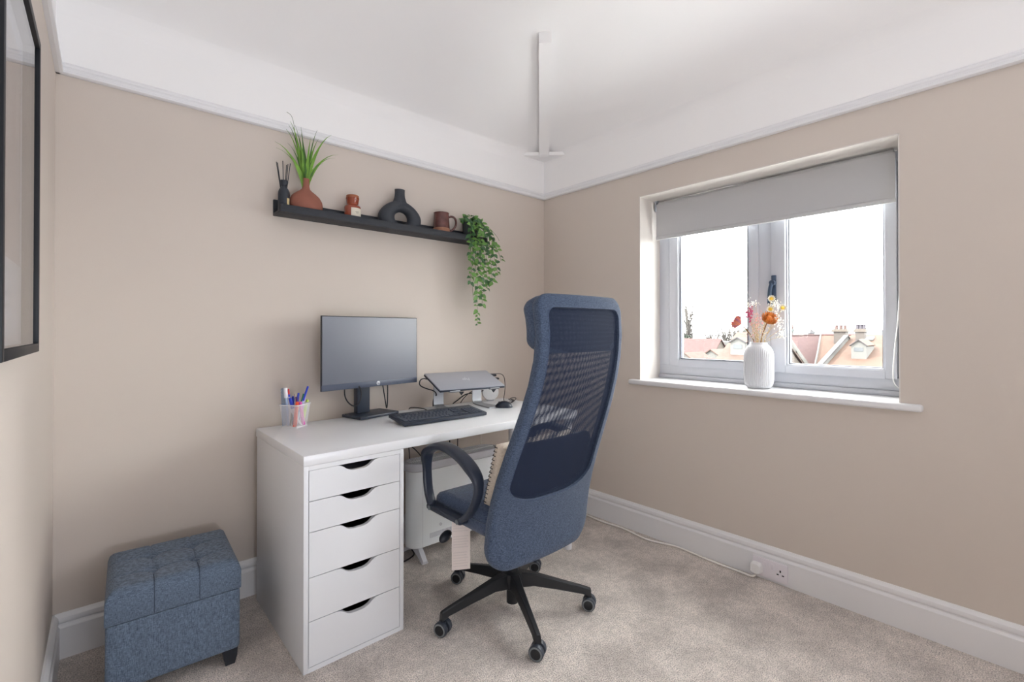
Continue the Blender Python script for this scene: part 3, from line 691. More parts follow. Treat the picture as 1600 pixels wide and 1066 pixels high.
# padded lumbar panel inside the front face
lu = rr(-.88, .88, .50, .745, .30, .07, .30, .05)
loops = []
for t, h in [(.05, 0), (.0, .25), (.0, .75), (.04, 1.0)]:
    loops.append([bk(u * (1 - t), .62 + (z - .62) * (1 - t), -(tk + .002) - .014 * h) for u, z in lu])
MB().sections(loops).build('lumbar_pad', mat('lumbar_cloth', (30, 37, 54), .9), ch_, 60)
# head pad on the front
hp = rr(-1.0, 1.0, 1.075, 1.283, .3, .05, .26, .05)
loops = []
for t, h in [(.02, 0), (.0, .3), (.0, .7), (.012, .9), (.04, 1.0)]:
    loops.append([bk(u * (1 - t * 2), 1.179 + (z - 1.179) * (1 - t * 1.5), -(tk - .012) - .062 * h) for u, z in hp])
MB().sections(loops).build('headrest', M['chair_fab'], ch_, 60)
# seat
m = MB(); st = []
sp_ = rr(-.262, .262, -.185, .225, .06, .06, .07, .07)
for f, z in [(.90, .405), (.96, .41), (.995, .43), (1.0, .465), (.99, .485), (.955, .497), (.90, .502)]:
    st.append([Vector((x * f, .02 + (y - .02) * f, z - (.02 * max(0, (y - .16) / .06) if z > .45 else 0))) for x, y in sp_])
m.sections(st); m.build('seat', M['seat_fab'], ch_, 50)
MB().tube([Vector((x * 1.003, .02 + (y - .02) * 1.003, .462 - .02 * max(0, (y - .16) / .06))) for x, y in sp_], .0025, 6, closed=True).build('seat_piping', M['chair_fab'], ch_)
# armrests: a strap loop each side
pth = [(.155, .452), (.185, .50), (.195, .57), (.196, .63), (.184, .664), (.152, .684), (.09, .709), (.02, .708), (-.06, .688), (-.115, .660), (-.148, .628), (-.150, .590), (-.135, .545), (-.105, .500), (-.07, .470), (-.045, .452)]
def dense(p, k=2):
    p = [Vector((0, a_, b_)) for a_, b_ in p]
    for _ in range(k):
        q = [p[0]]
        for i in range(len(p) - 1): q += [p[i] * .75 + p[i + 1] * .25, p[i] * .25 + p[i + 1] * .75]
        p = q + [p[-1]]
    return p
for sx in (-1, 1):
    pp = dense(pth); L_ = len(pp); loops = []
    for i, p in enumerate(pp):
        t_v = (pp[min(i + 1, L_ - 1)] - pp[max(i - 1, 0)]).normalized(); nrm = Vector((0, t_v.z, -t_v.y))
        top = min(1, max(0, (p.z - .60) / .06))
        hw_ = .019 + .008 * top; th_ = .0095 + .005 * top
        xc_ = sx * (.292 + .006 * top)
        loops.append([Vector((xc_ + hw_ * math.copysign(abs(math.cos(a_)) ** .55, math.cos(a_)), p.y, p.z)) + nrm * (th_ * math.copysign(abs(math.sin(a_)) ** .55, math.sin(a_))) for a_ in [2 * PI * (k + .5) / 20 for k in range(20)]])
    ar = MB().sections(loops).build('armrest', M['arm_plastic'], ch_, 60)
    m = MB(); m.box(sx * .270, -.06, .441, sx * .312, .172, .462, b=.006); m.build('arm_rail', M['arm_plastic'], ar)
    for y in (-.045, .145): MB().rod((sx * .311, y, .452), (sx * .3155, y, .452), .0085, seg=16).build('screw', M['screw'], ar)
# mechanism, lift, base
m = MB(); m.box(-.10, -.12, .355, .10, .12, .40, b=.012); m.box(-.17, -.02, .385, .17, .06, .405, b=.004); m.box(-.16, -.19, .33, .16, -.10, .40, b=.02)
m.build('mechanism', M['black_plastic'], ch_)
m = MB(); m.rod((0, 0, .025), (0, 0, .20), .0245, .0255, 24); m.rod((0, 0, .19), (0, 0, .36), .0145, .0145, 20); m.build('gas_lift', M['chair_metal'], ch_)
m = MB(); m.lathe([(.034, .085), (.042, .092), (.045, .135), (.042, .152), (.030, .157)], 28); m.build('hub', M['chair_metal'], ch_)
leg = MB(); loops = []
for x, zt, zb_, hw_ in [(.030, .153, .092, .024), (.055, .152, .094, .0215), (.09, .147, .097, .018), (.19, .122, .083, .0155), (.295, .096, .066, .014), (.322, .088, .052, .0135), (.326, .084, .050, .013)]:
    e = .004
    loops.append([(x, -hw_, zb_ + e), (x, -hw_ + e, zb_), (x, hw_ - e, zb_), (x, hw_, zb_ + e), (x, hw_ - .004, zt - e), (x, hw_ - .004 - e, zt), (x, -hw_ + .004 + e, zt), (x, -hw_ + .004, zt - e)])
leg.sections(loops); leg_me = leg.mesh('base_leg', M['chair_metal'], 25)
stem = MB().rod((0, 0, .040), (0, 0, .075), .006, seg=12).box(-.011, -.007, .018, .011, .007, .05, b=.003).mesh('caster', M['black_plastic'])
side_me = []
for s_ in (-1, 1):
    T = Matrix.Translation((0, 0, .0275)) @ Matrix.Rotation(s_ * PI / 2, 4, 'X')
    side_me.append((MB().lathe([(.020, .004), (.0265, .006), (.0275, .009), (.0275, .020), (.0262, .0245), (.022, .0255)], 28, T=T).mesh('wheel', M['caster']),
                    MB().lathe([(.0235, .024), (.0238, .0258), (.0190, .0268), (.0185, .024)], 28, T=T, cap=False).mesh('grey_ring', M['caster_ring']),
                    MB().lathe([(.0188, .024), (.0180, .0272), (.012, .0282), (.002, .0284)], 28, T=T).mesh('wheel_cover', M['chair_metal'])))
for a_ in (28, 100, 172, 244.5, 316):
    lg_ = share('base_leg', leg_me, ch_, rot=(0, 0, R(a_)))
    p = (.318 * math.cos(R(a_)), .318 * math.sin(R(a_)))
    cs_ = share('caster', stem, ch_, (p[0], p[1], 0), (0, 0, R(-62 + {28: 10, 100: 5, 172: -4, 244.5: 0, 316: 4}[a_])))
    for sm_ in side_me:
        for nm, me_ in zip(('wheel', 'grey_ring', 'wheel_cover'), sm_): share(nm, me_, cs_)
# tilt lever with a paddle end
m = MB(); m.rod((-.10, .05, .375), (-.245, .09, .348), .005); 
lv = m.build('lever', M['black_plastic'], ch_)
m = MB(); T = Matrix.Translation((-.268, .098, .341)) @ Matrix.Rotation(R(18), 4, 'Z') @ Matrix.Rotation(R(-14), 4, 'Y')
m.sphere((0, 0, 0), .034, .018, .019, T=T); m.build('paddle', M['black_plastic'], lv)
# long printed care tag hanging under the seat
m = MB(); T = Matrix.Translation((-.236, .037, 0)) @ Matrix.Rotation(R(-30), 4, 'Z')
m.box(-.036, -.0004, .222, .036, .0004, .428, T=T); tg = m.build('care_tag', M['tag'], ch_, label='long white printed tag')
m = MB()
for k in range(17):
    z = .235 + k * .0105
    if k in (6, 12): continue
    m.box(-.030, -.0008, z, .030 - random.uniform(0, .016), -.0004, z + .0035, T=T)
m.build('print_lines', M['tag_ink'], tg, kind='stuff')

# pillow on the chair
pw = thing('pillow', 'cream pillow with dark edge stitches, wedged against the chair back', 'pillow', (-1.052, -.962, .603))
def pil(u, v, s):
    e = max(0, (1 - abs(u) ** 4)) ** .5 * max(0, (1 - abs(v) ** 4)) ** .5
    return (u * .200 * (1 - .03 * (1 - v * v) * 0), s * (.020 + .024 * e), v * .135)
m = MB(); N = 18; vs = []; fs = []
for s in (-1, 1):
    o = len(vs)
    for i in range(N + 1):
        for k in range(N + 1): vs.append(pil(-1 + 2 * i / N, -1 + 2 * k / N, s))
    fs += [(o + i * (N + 1) + k, o + (i + 1) * (N + 1) + k, o + (i + 1) * (N + 1) + k + 1, o + i * (N + 1) + k + 1) for i in range(N) for k in range(N)]
n2 = (N + 1) ** 2
edge = [(i, 0) for i in range(N)] + [(N, k) for k in range(N)] + [(i, N) for i in range(N, 0, -1)] + [(0, k) for k in range(N, 0, -1)]
ix = lambda p: p[0] * (N + 1) + p[1]
for i in range(len(edge)):
    a_, b_ = ix(edge[i]), ix(edge[(i + 1) % len(edge)]); fs.append((a_, b_, b_ + n2, a_ + n2))
TP = Matrix.Rotation(R(17), 4, 'X')
m.add(vs, fs, 0, TP); m.build('cushion', M['pillow'], pw, 80)
for k in range(15):
    v = -.9 + 1.8 * k / 14
    for u in (-1, 1):
        a_ = TP @ Vector(pil(.995 * u, v, 1)); b_ = TP @ Vector(pil(.93 * u, v, 1))
        MB().tube([a_ + Vector((.0015 * u, -.014, 0)), a_ + Vector((.0015 * u, .001, .001)), b_ + Vector((0, .001, .003))], .0017, 6).build('stitch', M['stitch'], pw)


# ------------------------------------------------------------------ pouf
pf = thing('storage_pouf', 'square slate-blue fabric storage pouf in the corner left of the drawers', 'pouf', (-2.331, -.446, 0), -2.457)
w_ = .361; zb_ = .058; zl = .262; zt_ = .362
body = []
for f, z in [(.97, zb_), (.985, zb_ + .006), (.99, zb_ + .02), (.99, zl - .012), (.982, zl - .002)]:
    body.append([Vector((.1805 + x * f, .1805 + y * f, z)) for x, y in rr(-.1805, .1805, -.1805, .1805, .012, .012, .012, .012, 4, 6)])
MB().sections(body).build('box', M['pouf_fab'], pf, 50)
# tufted lid: grid top with four pulled buttons, rounded over the edges
bt = [(.1205, .118), (.2405, .118), (.1205, .243), (.2405, .243)]
def tuft(x, y):
    z = zt_
    for bx_, by_ in bt:
        d_ = math.hypot(x - bx_, y - by_); z -= .014 * math.exp(-(d_ / .016) ** 2) + .004 * math.exp(-(d_ / .05) ** 2)
    for bx_ in (.1205, .2405): z -= .0045 * math.exp(-((x - bx_) / .0035) ** 2)
    for by_ in (.118, .243): z -= .0035 * math.exp(-((y - by_) / .0035) ** 2)
    return z
N = 72; vs = []; fs = []
def edge_r(a_): # distance from the rim -> drop for the rounded-over edge
    r_ = .034
    return 0 if a_ > r_ else r_ - math.sqrt(max(0, r_ * r_ - (r_ - a_) ** 2))
for i in range(N + 1):
    for k in range(N + 1):
        x, y = w_ * i / N, w_ * k / N
        ex = edge_r(min(x, w_ - x)); ey = edge_r(min(y, w_ - y))
        vs.append((x, y, tuft(x, y) - max(ex, ey, math.hypot(ex, ey) * .8)))
fs = [(i * (N + 1) + k, (i + 1) * (N + 1) + k, (i + 1) * (N + 1) + k + 1, i * (N + 1) + k + 1) for i in range(N) for k in range(N)]
n0 = len(vs); edge = [(i, 0) for i in range(N)] + [(N, k) for k in range(N)] + [(i, N) for i in range(N, 0, -1)] + [(0, k) for k in range(N, 0, -1)]
ix = lambda p: p[0] * (N + 1) + p[1]
for p in edge:
    q = vs[ix(p)]; vs.append((q[0], q[1], zl + .004))
for p in edge:
    q = vs[ix(p)]; vs.append((.1805 + (q[0] - .1805) * .985, .1805 + (q[1] - .1805) * .985, zl))
L_ = len(edge)
for i in range(L_):
    j = (i + 1) % L_; fs.append((ix(edge[i]), n0 + i, n0 + j, ix(edge[j]))); fs.append((n0 + i, n0 + L_ + i, n0 + L_ + j, n0 + j))
fs.append(tuple(n0 + L_ + i for i in range(L_)))
ld = MB().add(vs, fs).build('lid', M['pouf_fab'], pf, 50)
for bx_, by_ in bt:
    MB().sphere((bx_, by_, zt_ - .014), .014, .014, .007).build('button', M['pouf_fab'], ld)
# stitched seams running over the lid edge
for bx_ in (.1205, .2405):
    m = MB(); m.tube([(bx_, .118, tuft(bx_, .118) + .004), (bx_, .07, zt_ - .003), (bx_, .03, zt_ - .002), (bx_, .008, zt_ - .014), (bx_, -.0003, zt_ - .034), (bx_, -.0003, zl + .004)], .0011, 6); m.build('seam', M['seam'], ld)
for x in (.03, .331):
    for y in (.03, .331):
        MB().sections([[(x + s1 * r_, y + s2 * r_, z) for s1, s2 in ((-1, -1), (1, -1), (1, 1), (-1, 1))] for r_, z in ((.014, 0), (.020, .03), (.022, zb_ + .002))]).build('foot', M['black_plastic'], pf)

# ------------------------------------------------------------------ convector heater under the desk
ht = thing('convector_heater', 'white convector heater with a slotted top, standing under the desk', 'heater', (-.89, -.185, 0))
def stad(hx, hy, z, n_=10):
    o = []
    for k in range(n_ + 1): a_ = R(-90 + 180 * k / n_); o.append((hx - hy + hy * math.cos(a_), hy * math.sin(a_), z))
    for k in range(n_ + 1): a_ = R(90 + 180 * k / n_); o.append((-hx + hy + hy * math.cos(a_), hy * math.sin(a_), z))
    return o
MB().sections([stad(.278, .052, .062), stad(.284, .058, .066), stad(.284, .058, .445)]).build('body', M['heater'], ht, 40)
m = MB(); m.sections([stad(.284, .058, .445), stad(.298, .071, .452), stad(.300, .073, .474), stad(.294, .067, .487), stad(.280, .053, .489), stad(.279, .052, .479), stad(.2785, .0515, .476)]); 
tp = m.build('top_collar', M['heater_top'], ht, 50)
m = MB()
m.box(-.275, -.004, .478, .275, .004, .4885)
for k in range(46):
    x = -.266 + k * .0118
    for s_ in (-1, 1): m.box(x - .0028, s_ * .004, .478, x + .0028, s_ * .048, .4875)
m.build('grille_slats', M['heater'], ht, kind='stuff')
MB().sections([stad(.272, .047, .4765), stad(.272, .047, .4775)]).build('dark_well', M['hole'], ht)
m = MB()
for k in range(18): m.box(-.185 + k * .0075, -.0595, .100, -.181 + k * .0075, -.0575, .125)
m.build('intake_slots', M['heater_top'], ht, kind='stuff')
MB().rod((-.12, -.0575, .155), (-.12, -.060, .155), .008, seg=20).build('round_emblem', M['heater_top'], ht)
m = MB(); m.box(-.2265, -.0587, .066, -.2255, -.0575, .44); m.build('panel_joint', M['heater_top'], ht)
for x in (-.235, .235):
    m = MB(); m.sections([[(x - .017, y, z0_), (x + .017, y, z0_), (x + .012, y, z1_), (x - .012, y, z1_)] for y, z0_, z1_ in ((-.098, 0, .012), (-.088, 0, .022), (-.045, .028, .066), (0, .045, .066), (.045, .028, .066), (.088, 0, .022), (.098, 0, .012))])
    m.build('foot', M['heater_top'], ht)
tag(MB().tube([(-1.075, -.06, .010), (-1.105, -.10, .012), (-1.118, -.17, .010), (-1.15, -.19, .008), (-1.20, -.205, .008), (-1.26, -.21, .008), (-1.34, -.2, .008)], .0035, 8, smooth=2).build('floor_cable', M['cable']), 'black cable on the carpet between the drawers and the heater foot', 'cable')
tag(MB().tube([(-1.44, -.07, .75), (-1.44, -.0385, .73), (-1.30, -.03, .66), (-1.13, -.035, .57), (-1.05, -.04, .52), (-.98, -.045, .43), (-.96, -.045, .30), (-.99, -.045, .06), (-1.0, -.06, .008), (-1.04, -.06, .008)], .0032, 8, smooth=2).build('trailing_cable', M['cable']), 'black cable sloping down the wall under the desk behind the heater', 'cable')
tag(MB().tube([(-.585, -.03, .69), (-.583, -.03, .55), (-.578, -.03, .40), (-.575, -.03, .20), (-.56, -.035, .008), (-.50, -.06, .008)], .0028, 8, smooth=2).build('white_lead', M['wcable']), 'thin cream lead hanging down the wall under the desk', 'cable')

# ------------------------------------------------------------------ wall socket, plug, white flex
sk_ = thing('wall_socket', 'white double wall socket let into the right skirting board', 'socket', (-.020, -1.478, .055))
MB().box(-.009, -.075, -.043, 0, .075, .043, b=.003).build('plate', M['socket'], sk_)
for yy in (.020, -.012):
    MB().box(-.013, yy - .006, .006, -.008, yy + .006, .030, b=.002, T=Matrix.Rotation(R(4), 4, 'Y')).build('switch', M['socket'], sk_)
m = MB()
for dy, dz, a_, b_ in ((0, .008, .003, .005), (-.011, -.008, .0045, .0025), (.011, -.008, .0045, .0025), ):
    m.box(-.0095, -.045 + dy - a_, dz - b_, -.0085, -.045 + dy + a_, dz + b_)
m.build('pin_holes', M['hole'], sk_)
m = MB(); lo_ = []
for f, x in ((1, -.0295), (1, -.045), (.94, -.053), (.8, -.057)):
    lo_.append([(x, -1.424 + y * f, .050 + z * f) for y, z in rr(-.024, .024, -.027, .024, .016, .014, .014, .012, 5, 3)])
m.sections(lo_); m.build('plug', M['white_plastic']); tag(bpy.data.objects['plug'], 'white three-pin plug in the left side of the skirting socket', 'plug')
tag(MB().tube([(-.040, -1.424, .026), (-.045, -1.420, .012), (-.05, -1.405, .005), (-.052, -1.385, .006), (-.052, -1.36, .007), (-.055, -1.206, .008), (-.042, -1.10, .008), (-.036, -1.012, .008), (-.066, -.93, .008), (-.086, -.86, .009), (-.066, -.77, .008), (-.052, -.679, .008), (-.066, -.58, .007), (-.062, -.50, .007), (-.055, -.43, .007), (-.06, -.30, .007), (-.09, -.16, .007), (-.3, -.09, .007), (-.5, -.06, .007)], .0045, 8, smooth=2).build('white_flex', M['wcable']), 'white flex lying along the foot of the right skirting to the plug', 'cable')

# ------------------------------------------------------------------ picture ledge and what stands on it
sf = thing('picture_ledge', 'black wooden picture ledge on the wall over the desk', 'shelf', (-1.751, 0, 1.676))
MB().box(0, -.012, 0, 1.15, 0, .073, b=.001).build('back_board', M['shelf'], sf)
MB().box(0, -.108, 0, 1.15, -.012, .012, b=.0005).build('bottom_board', M['shelf'], sf)
MB().box(0, -.120, 0, 1.15, -.108, .033, b=.001).build('front_lip', M['shelf'], sf)
Z0 = 1.688
rd = thing('reed_diffuser', 'matt black reed diffuser bottle at the left end of the ledge', 'diffuser', (-1.722, -.062, Z0))
MB().lathe([(.022, 0), (.0245, .003), (.0245, .075), (.0235, .088), (.019, .100), (.0115, .109), (.0105, .115)], 28).build('bottle', M['diff_black'], rd)
MB().lathe([(.0105, .114), (.013, .116), (.0165, .126), (.0180, .137), (.0170, .139), (.012, .139), (.0115, .130)], 28, cap=False).build('collar', M['diff_black'], rd)
for x, y, z in ((-.030, .006, .219), (-.027, .0, .214), (-.004, .004, .228), (.018, .004, .219), (.026, -.002, .222), (.014, .012, .216)):
    MB().rod((x * .25, y * .25, .06), (x, y, z), .0017, seg=8).build('reed', M['diff_black'], rd)
T = Matrix.Rotation(R(-48), 4, 'Z')
MB().box(.0225, -.006, .028, .0252, .006, .058, T=Matrix.Rotation(R(-62), 4, 'Z')).build('label', mat('gold_label', (206, 186, 140), .4), rd, label='small gold label')
tv = thing('terracotta_vase', 'bulbous matt terracotta vase with a thin neck on the ledge', 'vase', (-1.626, -.060, Z0))
pr_ = [(.052, 0), (.062, .004), (.072, .022), (.0755, .045), (.072, .066), (.060, .086), (.044, .100), (.028, .111), (.0185, .120), (.0150, .132), (.0142, .150), (.0148, .166), (.0155, .169), (.013, .169), (.0125, .150)]
MB().lathe(pr_, 40, T=Matrix.Scale(.62, 4, (0, 1, 0))).build('body', M['terracotta'], tv, 60)
gp = thing('grass_plant', 'spiky green artificial grass standing in the terracotta vase', 'plant', (-1.626, -.060, Z0 + .10))
tips = [(-1.767, 1.985, -.085, 0), (-1.752, 1.972, -.05, 0), (-1.713, 2.062, -.06, 0), (-1.697, 2.101, -.065, 0), (-1.672, 2.095, -.05, 1), (-1.653, 2.085, -.07, 1), (-1.641, 2.067, -.04, 1),
        (-1.575, 2.098, -.06, 1), (-1.568, 2.058, -.055, 0), (-1.509, 2.092, -.06, 0), (-1.478, 2.002, -.07, 0), (-1.489, 1.988, -.05, 0), (-1.553, 1.944, -.065, 1), (-1.705, 2.003, -.055, 1), (-1.633, 2.002, -.05, 1), (-1.61, 2.046, -.07, 0), (-1.593, 2.024, -.05, 1),
        (-1.70, 2.09, -.05, 1), (-1.66, 2.03, -.075, 0), (-1.645, 1.99, -.07, 1), (-1.62, 1.97, -.06, 0), (-1.582, 1.985, -.06, 1), (-1.66, 2.0, -.06, 0), (-1.60, 1.95, -.07, 1)]
for i, (tx, tz, ty, dk_) in enumerate(tips):
    b0 = Vector((random.uniform(-.008, .008), random.uniform(-.006, .006), 0)); t1 = Vector((tx + 1.626, ty + .06, tz - Z0 - .10))
    lean = abs(t1.x) / max(t1.z, .05)
    c1 = Vector((b0.x + t1.x * .04, b0.y, .075)); c2 = Vector((t1.x * .45, t1.y * .4, t1.z * (.78 + .25 * min(lean, .8))))
    m = MB(); vs = []; n_ = 9; wd = .0080 if i % 3 else .0100
    for k in range(n_ + 1):
        t = k / n_; p = b0 * (1 - t) ** 3 + c1 * (3 * t * (1 - t) ** 2) + c2 * (3 * t * t * (1 - t)) + t1 * t ** 3
        ww = wd * (.45 + .55 * math.sin(PI * min(1, t * 1.25 + .12))) * (1 - t ** 3) if t < 1 else .0003
        tw = R(25 * math.sin(i * 2.1))
        sd = Vector((math.cos(tw), math.sin(tw), 0)); 
        tg_ = (c2 - b0).normalized(); sd = (sd - tg_ * sd.dot(tg_)).normalized()
        vs += [p - sd * ww, p + Vector((0, .0012, 0)), p + sd * ww]
    fs = [(k * 3 + j, k * 3 + j + 1, k * 3 + j + 4, k * 3 + j + 3) for k in range(n_) for j in (0, 1)]
    m.add(vs, fs).build('blade', M['grass_dark'] if dk_ else M['grass'], gp, 80)
m = MB(); m.tube([(-.01, 0, .0), (-.03, 0, .15), (-.05, .0, .27), (-.055, .0, .315), (-.065, 0, .345), (-.085, 0, .352)], .0009, 5, smooth=2); m.build('thin_stalk', M['vine'], gp)
cj = thing('candle_jar', 'amber glass apothecary candle jar with a cream label on the ledge', 'candle', (-1.405, -.060, Z0))
MB().lathe([(.034, 0), (.0385, .004), (.0395, .012), (.0395, .070), (.037, .078), (.030, .083), (.0275, .087), (.0280, .094), (.0300, .112), (.0315, .115), (.0315, .120)], 32).build('jar', M['candle_glass'], cj)
MB().lathe([(.029, .120), (.0305, .121), (.0300, .130), (.027, .133)], 28).build('lid', M['cork'], cj)
lb = MB(); vs = []; fs = []
for k in range(13):
    a_ = R(-122 + 84 * k / 12); vs += [(.0402 * math.cos(a_), .0402 * math.sin(a_), .006), (.0402 * math.cos(a_), .0402 * math.sin(a_), .066)]
fs = [(2 * k, 2 * k + 2, 2 * k + 3, 2 * k + 1) for k in range(12)]
lb.add(vs, fs); lb_ = lb.build('label', M['label'], cj, 80)
m = MB()
for z, hw_ in ((.046, 9), (.040, 6), (.022, 8)):
    vs = []
    for k in range(7):
        a_ = R(-80 - hw_ * 1.5 + hw_ * 3 * k / 6); vs += [(.0405 * math.cos(a_), .0405 * math.sin(a_), z), (.0405 * math.cos(a_), .0405 * math.sin(a_), z + .0022)]
    m.add(vs, [(2 * k, 2 * k + 2, 2 * k + 3, 2 * k + 1) for k in range(6)])
m.build('print_lines', M['label_ink'], lb_)
kv = thing('ring_vase', 'matt charcoal ring-shaped vase with a hole through its middle', 'vase', (-1.148, -.060, Z0), -6)
out_p = []; in_p = []
for k in range(56):
    a_ = 2 * PI * k / 56; ca, sa = math.cos(a_), math.sin(a_)
    # outer outline: flat-bottomed bulb drawn in to shoulders
    if sa < 0: ox, oz = .118 * math.copysign(abs(ca) ** .62, ca), .062 + .064 * math.copysign(abs(sa) ** .75, sa)
    else: ox, oz = .118 * math.copysign(abs(ca) ** 1.25, ca), .062 + .094 * abs(sa) ** 1.2
    oz = max(oz, 0)
    out_p.append((ox, oz)); in_p.append((.006 + .037 * ca, .062 + .032 * sa))
loops = []
for (iu, iz), (ou, oz) in zip(in_p, out_p):
    lp_ = []
    for q in range(16):
        b_ = 2 * PI * q / 16; t = .5 - .5 * math.cos(b_); lp_.append((iu + (ou - iu) * t, .036 * math.sin(b_), iz + (oz - iz) * t))
    loops.append(lp_)
m = MB(); m.sections(loops, closed=True)
MB_neck = [(.050, .118), (.041, .138), (.034, .155), (.0285, .172), (.0265, .190), (.0268, .208), (.0275, .212), (.0225, .212), (.022, .180)]
m.build('ring_body', M['matt_black'], kv, 70)
MB().lathe(MB_neck, 28, T=Matrix.Scale(.8, 4, (0, 1, 0))).build('neck', M['matt_black'], kv, 60)
mg = thing('mug', 'brown-glazed stoneware mug with a bare clay foot on the ledge', 'mug', (-.888, -.060, Z0))
MB().lathe([(.044, 0), (.0475, .003), (.0472, .045)], 32).build('clay_foot', M['mug_clay'], mg)
MB().lathe([(.0474, .044), (.0468, .05), (.0435, .10), (.0425, .122), (.044, .132), (.0425, .133), (.040, .124), (.041, .06), (.0, .055)], 32, cap=False).build('body', M['mug_glaze'], mg)
T = Matrix.Rotation(R(-18), 4, 'Z')
m = MB(); m.tube([T @ Vector(p) for p in ((.040, 0, .112), (.060, 0, .120), (.080, 0, .112), (.088, 0, .088), (.082, 0, .062), (.064, 0, .040), (.044, 0, .032))], .0062, 10, smooth=2); m.build('handle', M['mug_glaze'], mg)

iv = thing('trailing_ivy', 'leafy green trailing plant in a dark pot at the right end of the ledge', 'plant', (-.685, -.060, Z0))
MB().lathe([(.036, 0), (.040, .004), (.047, .095), (.0475, .105), (.044, .105), (.042, .09)], 28).build('pot', M['pot'], iv)
lv_ = MB(); n_ = 4; vs = [(0, 0, 0)]; 
prof_ = [(.0, .0), (.30, .50), (.62, .42), (.86, .18), (1.0, 0)]
vs = []
for t, hw_ in prof_:
    zc_ = .10 * math.sin(PI * t) - .12 * t * t
    vs += [(-hw_ * .62, t, zc_ + .10 * hw_), (0, t, zc_ - .02), (hw_ * .62, t, zc_ + .10 * hw_)]
fs = [(k * 3 + j, k * 3 + j + 1, k * 3 + j + 4, k * 3 + j + 3) for k in range(4) for j in (0, 1)]
lv_.add(vs, fs); leafs = [lv_.mesh('leaf', M['leaf'], 80), lv_.mesh('leaf', M['leaf_dark'], 80)]
def put_leaf(p, dirv, s, dark):
    dirv = Vector(dirv).normalized(); zax = Vector((random.uniform(-.5, .5) - .25, -1, random.uniform(.1, .9)))
    xax = dirv.cross(zax); 
    if xax.length < .05: xax = Vector((1, 0, 0))
    xax.normalize(); zax = xax.cross(dirv)
    Mx = Matrix((xax, dirv, zax)).transposed().to_4x4(); Mx.translation = p
    o = share('leaf', leafs[dark], iv); o.matrix_local = Mx @ Matrix.Scale(s, 4)
vines = [(-.03, -.045, -.052, 1.43, .025), (-.015, -.05, .00, 1.192, .02), (.0, -.05, .035, 1.31, .03), (.02, -.05, .075, 1.40, .03), (.035, -.04, .115, 1.44, .03), (.045, -.03, .150, 1.50, .03), (.047, -.02, .172, 1.58, .02), (-.042, -.04, -.050, 1.55, .02), (.01, -.05, -.025, 1.345, .02), (.03, -.048, .055, 1.56, .02), (.046, .0, .16, 1.70, .015)]
random.seed(11); cnt = 0
for (sx, sy, ex, ze, sw_) in vines:
    z1 = ze - Z0; n_ = max(5, int((.12 - z1) / .027)); pts = [Vector((sx * .4, sy * .4, .098)), Vector((sx, sy, .115)), Vector((sx * 1.25, sy - .030, .095))]
    base = pts[-1]
    for k in range(1, n_ + 1):
        t = k / n_; pts.append(Vector((base.x + (ex - base.x) * t ** .8 + sw_ * .35 * math.sin(t * 7 + ex * 40), -.084 - .012 * math.sin(t * 5 + sx * 90) + .015 * t, .095 + (z1 - .095) * t)))
    MB().tube(pts, .0010, 5, smooth=1).build('vine', M['vine'], iv)
    for k in range(2, len(pts)):
        if cnt > 228: break
        for s_ in (-1, 1):
            if random.random() < .10: continue
            p = pts[k] + (pts[k - 1] - pts[k]) * random.random() * .5
            sc = random.uniform(.029, .042) * (.62 if k > len(pts) - 4 and ze < 1.25 else 1)
            put_leaf(p, (s_ * random.uniform(.5, 1), random.uniform(-.5, .1), random.uniform(-1.0, .15)), sc, int(random.random() < .45)); cnt += 1
for k in range(66):                                   # crown of leaves over the pot
    a_ = random.uniform(0, 2 * PI); r_ = random.uniform(.01, .052)
    p = Vector((r_ * math.cos(a_) * 1.1 + .004, max(-.055, r_ * math.sin(a_)) , .100 + random.uniform(0, .055) * (1 - r_ / .07)))
    if p.y > .042: p.y = .042
    put_leaf(p, (math.cos(a_) * .8 + random.uniform(-.4, .4), min(.2, math.sin(a_)) * .6 - .2, random.uniform(-.3, .8)), random.uniform(.027, .038), int(random.random() < .5)); cnt += 1

# ------------------------------------------------------------------ framed picture on the left wall
pc = thing('framed_picture', 'large black-framed picture behind glass on the left wall', 'picture', (LX, 0, 0)); pc.rotation_euler = (0, 0, LROT)
y0, y1, z0, z1, dp = -1.395, -.930, 1.112, 1.752, .033
fw = .017
m = MB()
m.box(.001, y0, z0, dp, y0 + fw, z1, b=.0012); m.box(.001, y1 - fw, z0, dp, y1, z1, b=.0012); m.box(.001, y0 + fw, z0, dp, y1 - fw, z0 + fw, b=.0012); m.box(.001, y0 + fw, z1 - fw, dp, y1 - fw, z1, b=.0012)
m.build('frame', M['pic_frame'], pc)
MB().box(.004, y0 + fw, z0 + fw, .008, y1 - fw, z1 - fw).build('mat_board', M['pic_mat'], pc)
MB().box(.008, y0 + fw + .03, z0 + .17, .0085, y1 - fw - .03, z1 - fw - .04).build('print', M['print'], pc)
MB().box(.0270, y0 + fw - .002, z0 + fw - .002, .0290, y1 - fw + .002, z1 - fw + .002).build('glazing', M['pic_glass'], pc)
m = MB(); m.box(.008, -1.19, z0 + .105, .0086, -1.08, z0 + .112); m.box(.008, -1.17, z0 + .085, .0086, -1.10, z0 + .089); m.build('caption', mat('caption_grey', (196, 198, 206), .7), pc)

